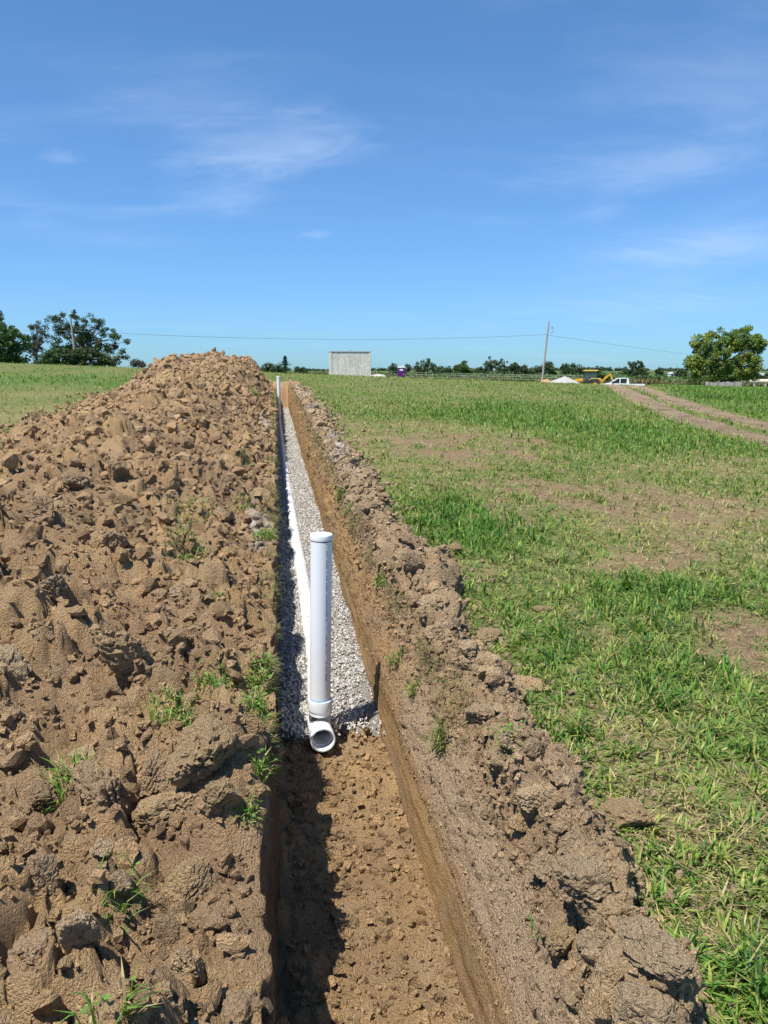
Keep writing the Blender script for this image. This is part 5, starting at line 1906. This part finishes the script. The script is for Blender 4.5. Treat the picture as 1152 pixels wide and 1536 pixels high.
def pickup():
    D = 103.0
    g = at(932, D)
    ang = math.atan2(g[1], g[0]) - math.pi / 2
    zt = zpix(925, 567, D)
    H = 1.86
    root = empty('pickup_truck', (g[0], g[1], zt - H), ang + math.radians(6))
    tag(root, 'white crew cab pickup half hidden behind the crest at the head of the track', 'pickup truck')
    Mw = plain('white_paint', (.78, .79, .81), .28, 0, .5, var=.04, coat=.5)
    # front of the truck towards -x; origin under the middle
    W = .95
    def prism(name, prof, y0, y1, mat, parent=root, bev=.03):
        bm = bmesh.new(); add_prism(bm, prof, y0, y1); bmesh.ops.recalc_face_normals(bm, faces=bm.faces[:])
        if bev: bmesh.ops.bevel(bm, geom=bm.edges[:], offset=bev, segments=2, affect='EDGES')
        return bm_obj(name, bm, mat, parent, True)
    prism('body', [(-2.78, .62), (-2.2, .45), (-1.95, .42), (1.6, .42), (1.75, .48), (.95, .5), (.95, 1.16), (-1.25, 1.18), (-1.7, 1.12), (-2.6, 1.0), (-2.78, .92)], -W, W, Mw)
    prism('hood', [(-2.70, .98), (-1.15, 1.15), (-1.15, 1.19), (-1.6, 1.18), (-2.62, 1.04)], -W + .12, W - .12, Mw)
    b = prism('truck_bed', [(.98, .5), (2.82, .5), (2.84, 1.10), (2.80, 1.14), (.98, 1.14)], -W, W, Mw)
    prism('tailgate', [(2.86, .55), (2.91, .56), (2.91, 1.09), (2.86, 1.10)], -.78, .78, Mw, b, .01)
    prism('bed_rail', [(1.0, 1.145), (2.82, 1.145), (2.82, 1.185), (1.0, 1.185)], -W + .01, -W + .10, M_TRIM, b, .008)
    prism('bed_rail', [(1.0, 1.145), (2.82, 1.145), (2.82, 1.185), (1.0, 1.185)], W - .10, W - .01, M_TRIM, b, .008)
    # cab: glasshouse core, pillars and roof
    cab = prism('cab_glass', [(-1.22, 1.16), (.90, 1.16), (.82, 1.76), (-.42, 1.79), (-.50, 1.78)], -W + .13, W - .13, M_GLASS, root, .02)
    prism('cab_roof', [(-.55, 1.74), (.88, 1.74), (.80, 1.82), (.5, 1.86), (-.1, 1.86), (-.46, 1.82)], -W + .09, W - .09, Mw, root, .03)
    for s in (-1, 1):
        y0, y1 = (s * (W - .14), s * (W - .06))
        y0, y1 = min(y0, y1), max(y0, y1)
        for prof in ([(-1.36, 1.17), (-1.24, 1.17), (-.42, 1.78), (-.54, 1.78)], [(-.24, 1.17), (-.12, 1.17), (-.12, 1.78), (-.24, 1.78)], [(.62, 1.17), (.95, 1.17), (.87, 1.78), (.66, 1.78)]):
            prism('pillar', prof, y0, y1, Mw, root, .008)
        for x0 in (-1.2, -.10):
            prism('door_handle', [(x0 + .75, .98), (x0 + .92, .98), (x0 + .92, 1.02), (x0 + .75, 1.02)], s * (W + .012) - .012, s * (W + .012) + .012, M_TRIM, root, 0)
        prism('mirror', [(-1.15, 1.2), (-.97, 1.2), (-.97, 1.42), (-1.12, 1.42)], min(s * (W + .02), s * (W + .2)), max(s * (W + .02), s * (W + .2)), M_TRIM, root, .02)
        bm = bmesh.new(); add_box(bm, (-2.72, s * .72, .88), (.14, .34, .16)); bm_obj('headlight', bm, plain('lamp_glass', (.6, .62, .65), .1), root)
        bm = bmesh.new(); add_box(bm, (2.86, s * .87, .9), (.06, .12, .3)); bm_obj('tail_light', bm, plain('red_lens', (.35, .02, .02), .2), root)
    bm = bmesh.new(); add_box(bm, (-2.82, 0, .56), (.16, 1.86, .2)); bm_obj('bumper', bm, M_RIM, root)
    bm = bmesh.new(); add_box(bm, (-2.79, 0, .84), (.06, 1.05, .22)); bm_obj('grille', bm, M_TRIM, root)
    for x in (-1.85, 1.85):
        for s in (-1, 1): wheel(root, x, s * .80, .39, .26, M_TYRE, M_RIM)


pickup()


def backhoe():
    D = 114.0
    g = at(886, D)
    ang = math.atan2(g[1], g[0]) - math.pi / 2
    zt = zpix(887, 556, D)
    H = 2.75
    root = empty('backhoe_loader', (g[0], g[1], zt - H), ang - math.radians(8))
    tag(root, 'yellow backhoe loader with a dark glazed cab parked left of the pickup', 'backhoe')
    Y = plain('yellow_paint', (.62, .36, .03), .45, var=.15, coat=.2); Yr = plain('faded_yellow_roof', (.68, .47, .10), .5, var=.1)
    G = plain('green_tint_glass', (.035, .075, .075), .08, 0, .9, var=.05); K = plain('dark_frame', (.04, .04, .042), .6)

    def prism(name, prof, y0, y1, mat, parent=root, bev=.03):
        bm = bmesh.new(); add_prism(bm, prof, y0, y1); bmesh.ops.recalc_face_normals(bm, faces=bm.faces[:])
        if bev: bmesh.ops.bevel(bm, geom=bm.edges[:], offset=bev, segments=2, affect='EDGES')
        return bm_obj(name, bm, mat, parent, True)
    prism('chassis', [(-2.3, .55), (1.3, .55), (1.3, .95), (-2.3, .95)], -.45, .45, K)
    prism('engine_hood', [(-2.45, .95), (-.9, .95), (-.85, 1.62), (-2.2, 1.45), (-2.45, 1.3)], -.48, .48, Y)
    bm = bmesh.new(); add_tube(bm, [(-1.5, .2, 1.5), (-1.5, .2, 2.25)], .05, 10); bm_obj('exhaust', bm, K, root, True)
    # cab
    prism('cab_base', [(-.85, .95), (.95, .95), (.98, 1.40), (-.95, 1.40)], -.72, .72, K)
    prism('cab_glass', [(-.86, 1.40), (.90, 1.40), (.80, 2.56), (-.68, 2.56)], -.66, .66, G, root, .01)
    for s in (-1, 1):
        y0, y1 = sorted((s * .66, s * .73))
        for prof in ([(-.95, 1.40), (-.84, 1.40), (-.66, 2.57), (-.76, 2.57)], [(-.04, 1.40), (.06, 1.40), (.06, 2.57), (-.04, 2.57)], [(.86, 1.40), (.98, 1.40), (.88, 2.57), (.77, 2.57)]):
            prism('cab_pillar', prof, y0, y1, K, root, .01)
    prism('cab_roof', [(-.92, 2.56), (.98, 2.56), (1.0, 2.66), (.85, 2.76), (-.75, 2.76), (-.94, 2.66)], -.80, .80, Yr)
    # loader arms and bucket
    for s in (-1, 1):
        y0, y1 = sorted((s * .58, s * .72))
        prism('loader_arm', [(-.75, 1.45), (-.6, 1.25), (-2.0, 1.05), (-2.95, .42), (-3.1, .58), (-2.1, 1.32)], y0, y1, Y)
        bm = bmesh.new(); add_tube(bm, [(-.9, s * .5, .8), (-2.2, s * .5, 1.0)], .06, 8); bm_obj('hydraulic_ram', bm, M_RIM, root, True)
        prism('rear_fender', [(.05, 1.28), (.35, 1.52), (1.15, 1.52), (1.55, 1.22), (1.62, 1.28), (1.2, 1.62), (.3, 1.62), (-.03, 1.34)], *sorted((s * .76, s * 1.12)), mat=Yr, bev=.01)
    prism('bucket', [(-3.05, .15), (-3.75, .12), (-3.78, .17), (-3.15, .28), (-3.1, .95), (-3.2, 1.15), (-3.02, 1.12), (-2.95, .5)], -1.1, 1.1, Y)
    # boom, dipper, bucket and stabilisers behind
    prism('boom', [(1.35, .95), (1.6, .85), (2.2, 1.55), (2.75, 2.05), (2.65, 2.22), (2.05, 1.85)], -.14, .14, Y)
    prism('dipper', [(2.55, 2.25), (2.82, 2.2), (3.3, 1.0), (3.15, .92)], -.11, .11, Y)
    prism('digging_bucket', [(3.05, 1.0), (3.35, .98), (3.45, .63), (3.15, .33), (2.8, .38), (2.9, .63)], -.3, .3, K)
    for s in (-1, 1):
        prism('stabiliser', [(1.35, .5), (1.6, .5), (1.6, 1.35), (1.35, 1.35)], *sorted((s * .85, s * 1.0)), mat=Y, bev=.01)
        wheel(root, .80, s * .92, .72, .42, M_TYRE, Yr); wheel(root, -1.75, s * .85, .46, .3, M_TYRE, Yr)


backhoe()


# ------------------------------------------------------------------ board fence, tank, sheds on the right
def board_fence():
    D = 58.0
    a = at(1060, D); b = at(1115, D + 1)
    root = empty('board_fence', a, math.atan2(b[1] - a[1], b[0] - a[0]))
    tag(root, 'low weathered grey board wall in front of the yellow green tree', 'fence')
    L = float(np.linalg.norm(b - a)); k = PXM(D)
    zt = zpix(1085, 572.2, D)
    Ms = [plain('weathered_board', c, .9, var=.25, scale=9, bump=.4) for c in ((.33, .30, .28), (.40, .37, .33), (.28, .25, .23), (.45, .42, .38))]
    n = 16
    for i in range(n):
        x = (i + .5) * L / n
        z0 = float(zg(a[0] + (b[0] - a[0]) * x / L, a[1] + (b[1] - a[1]) * x / L)) - a[2]
        h = zt - a[2] - z0 + random.uniform(-.05, .05)
        bm = bmesh.new(); add_box(bm, (x, random.uniform(-.015, .015), z0 + h / 2 - .1), (L / n - .02, .04, h + .2))
        bm_obj('board', bm, Ms[random.randrange(4)], root)
    for x in (0.1, L / 2, L - .1):
        bm = bmesh.new(); add_box(bm, (x, .10, (zt - a[2]) / 2 - .25), (.12, .12, zt - a[2] + .5)); bm_obj('post', bm, Ms[2], root)


board_fence()


def right_things():
    D = 120.0
    a = at(1126, D); b = at(1175, D)
    k = PXM(D)
    z = zpix(1140, 571, D)
    Mt = plain('beige_steel', (.52, .45, .36), .6, var=.2, scale=3)
    root = empty('culvert_pipe', (a[0], a[1], z), math.atan2(b[1] - a[1], b[0] - a[0]))
    tag(root, 'long beige steel pipe lying level at the right edge of the photo', 'pipe')
    L = float(np.linalg.norm((b - a)[:2])); r = 3.0 * k
    MX = Matrix.Rotation(math.radians(90), 4, 'Y')
    bm = bmesh.new()
    prof = [(r * .92, 0.02), (r, 0)]
    for i in range(24): prof += [(r, L * (i + .2) / 24), (r * 1.03, L * (i + .5) / 24), (r, L * (i + .8) / 24)]
    prof += [(r, L), (r * .92, L - .02)]
    add_lathe(bm, prof + [(r * .92, .02)], 22, MX); bm_obj('barrel', bm, Mt, root, True)
    for x in (.6, L * .5, L - .6):
        bm = bmesh.new(); add_box(bm, (x, 0, -r - .55), (.25, .8, 1.12)); bm_obj('support_block', bm, M_POLE, root)
    # long shed with a white roof
    D = 200.0; k = PXM(D)
    g = at(1146, D)
    root = empty('long_shed', (g[0], g[1], zpix(1146, 573, D)), math.atan2(g[1], g[0]) - math.pi / 2)
    tag(root, 'low dark shed with a pale roof at the right edge under the distant pole', 'shed')
    w = 26 * k
    bm = bmesh.new(); add_box(bm, (0, 2, .85), (w, 4, 1.7)); bm_obj('wall', bm, plain('brown_boards', (.10, .08, .07), .9, var=.3), root)
    bm = bmesh.new(); add_prism(bm, [(-w / 2 - .2, 1.7), (w / 2 + .2, 1.7), (w / 2 - .1, 2.25), (-w / 2 + .1, 2.25)], -.3, 4.3); bmesh.ops.recalc_face_normals(bm, faces=bm.faces[:]); bm_obj('roof', bm, plain('pale_tin', (.62, .64, .66), .4, .2), root)
    for x in (-w * .3, w * .05, w * .32):
        bm = bmesh.new(); add_box(bm, (x, -.02, .8), (.9, .08, 1.2)); bm_obj('door', bm, M_TRIM, root)
    # small white shed on the skyline
    D = 260.0; k = PXM(D)
    g = at(1008, D)
    root = empty('white_shed', (g[0], g[1], zpix(1008, 566.5, D)), math.atan2(g[1], g[0]) - math.pi / 2 + .5)
    tag(root, 'tiny white shed with a dark doorway on the skyline', 'shed')
    w = 8 * k; h = 5 * k
    bm = bmesh.new(); add_box(bm, (0, 0, h / 2), (w, w, h)); bm_obj('wall', bm, plain('white_boards', (.72, .72, .70), .7), root)
    bm = bmesh.new(); add_prism(bm, [(-w / 2 - .1, h), (w / 2 + .1, h), (w / 2 + .1, h + .12), (0, h + .5), (-w / 2 - .1, h + .12)], -w / 2 - .1, w / 2 + .1); bmesh.ops.recalc_face_normals(bm, faces=bm.faces[:]); bm_obj('roof', bm, plain('shed_roof', (.55, .57, .6), .5), root)
    bm = bmesh.new(); add_box(bm, (-w * .15, -w / 2 - .01, h * .42), (w * .42, .06, h * .8)); bm_obj('door', bm, M_TRIM, root)


right_things()

SC.render.engine = 'CYCLES'
SC.cycles.max_bounces = 5
SC.cycles.diffuse_bounces = 3
SC.cycles.glossy_bounces = 2
SC.render.resolution_x = 768
SC.render.resolution_y = 1024
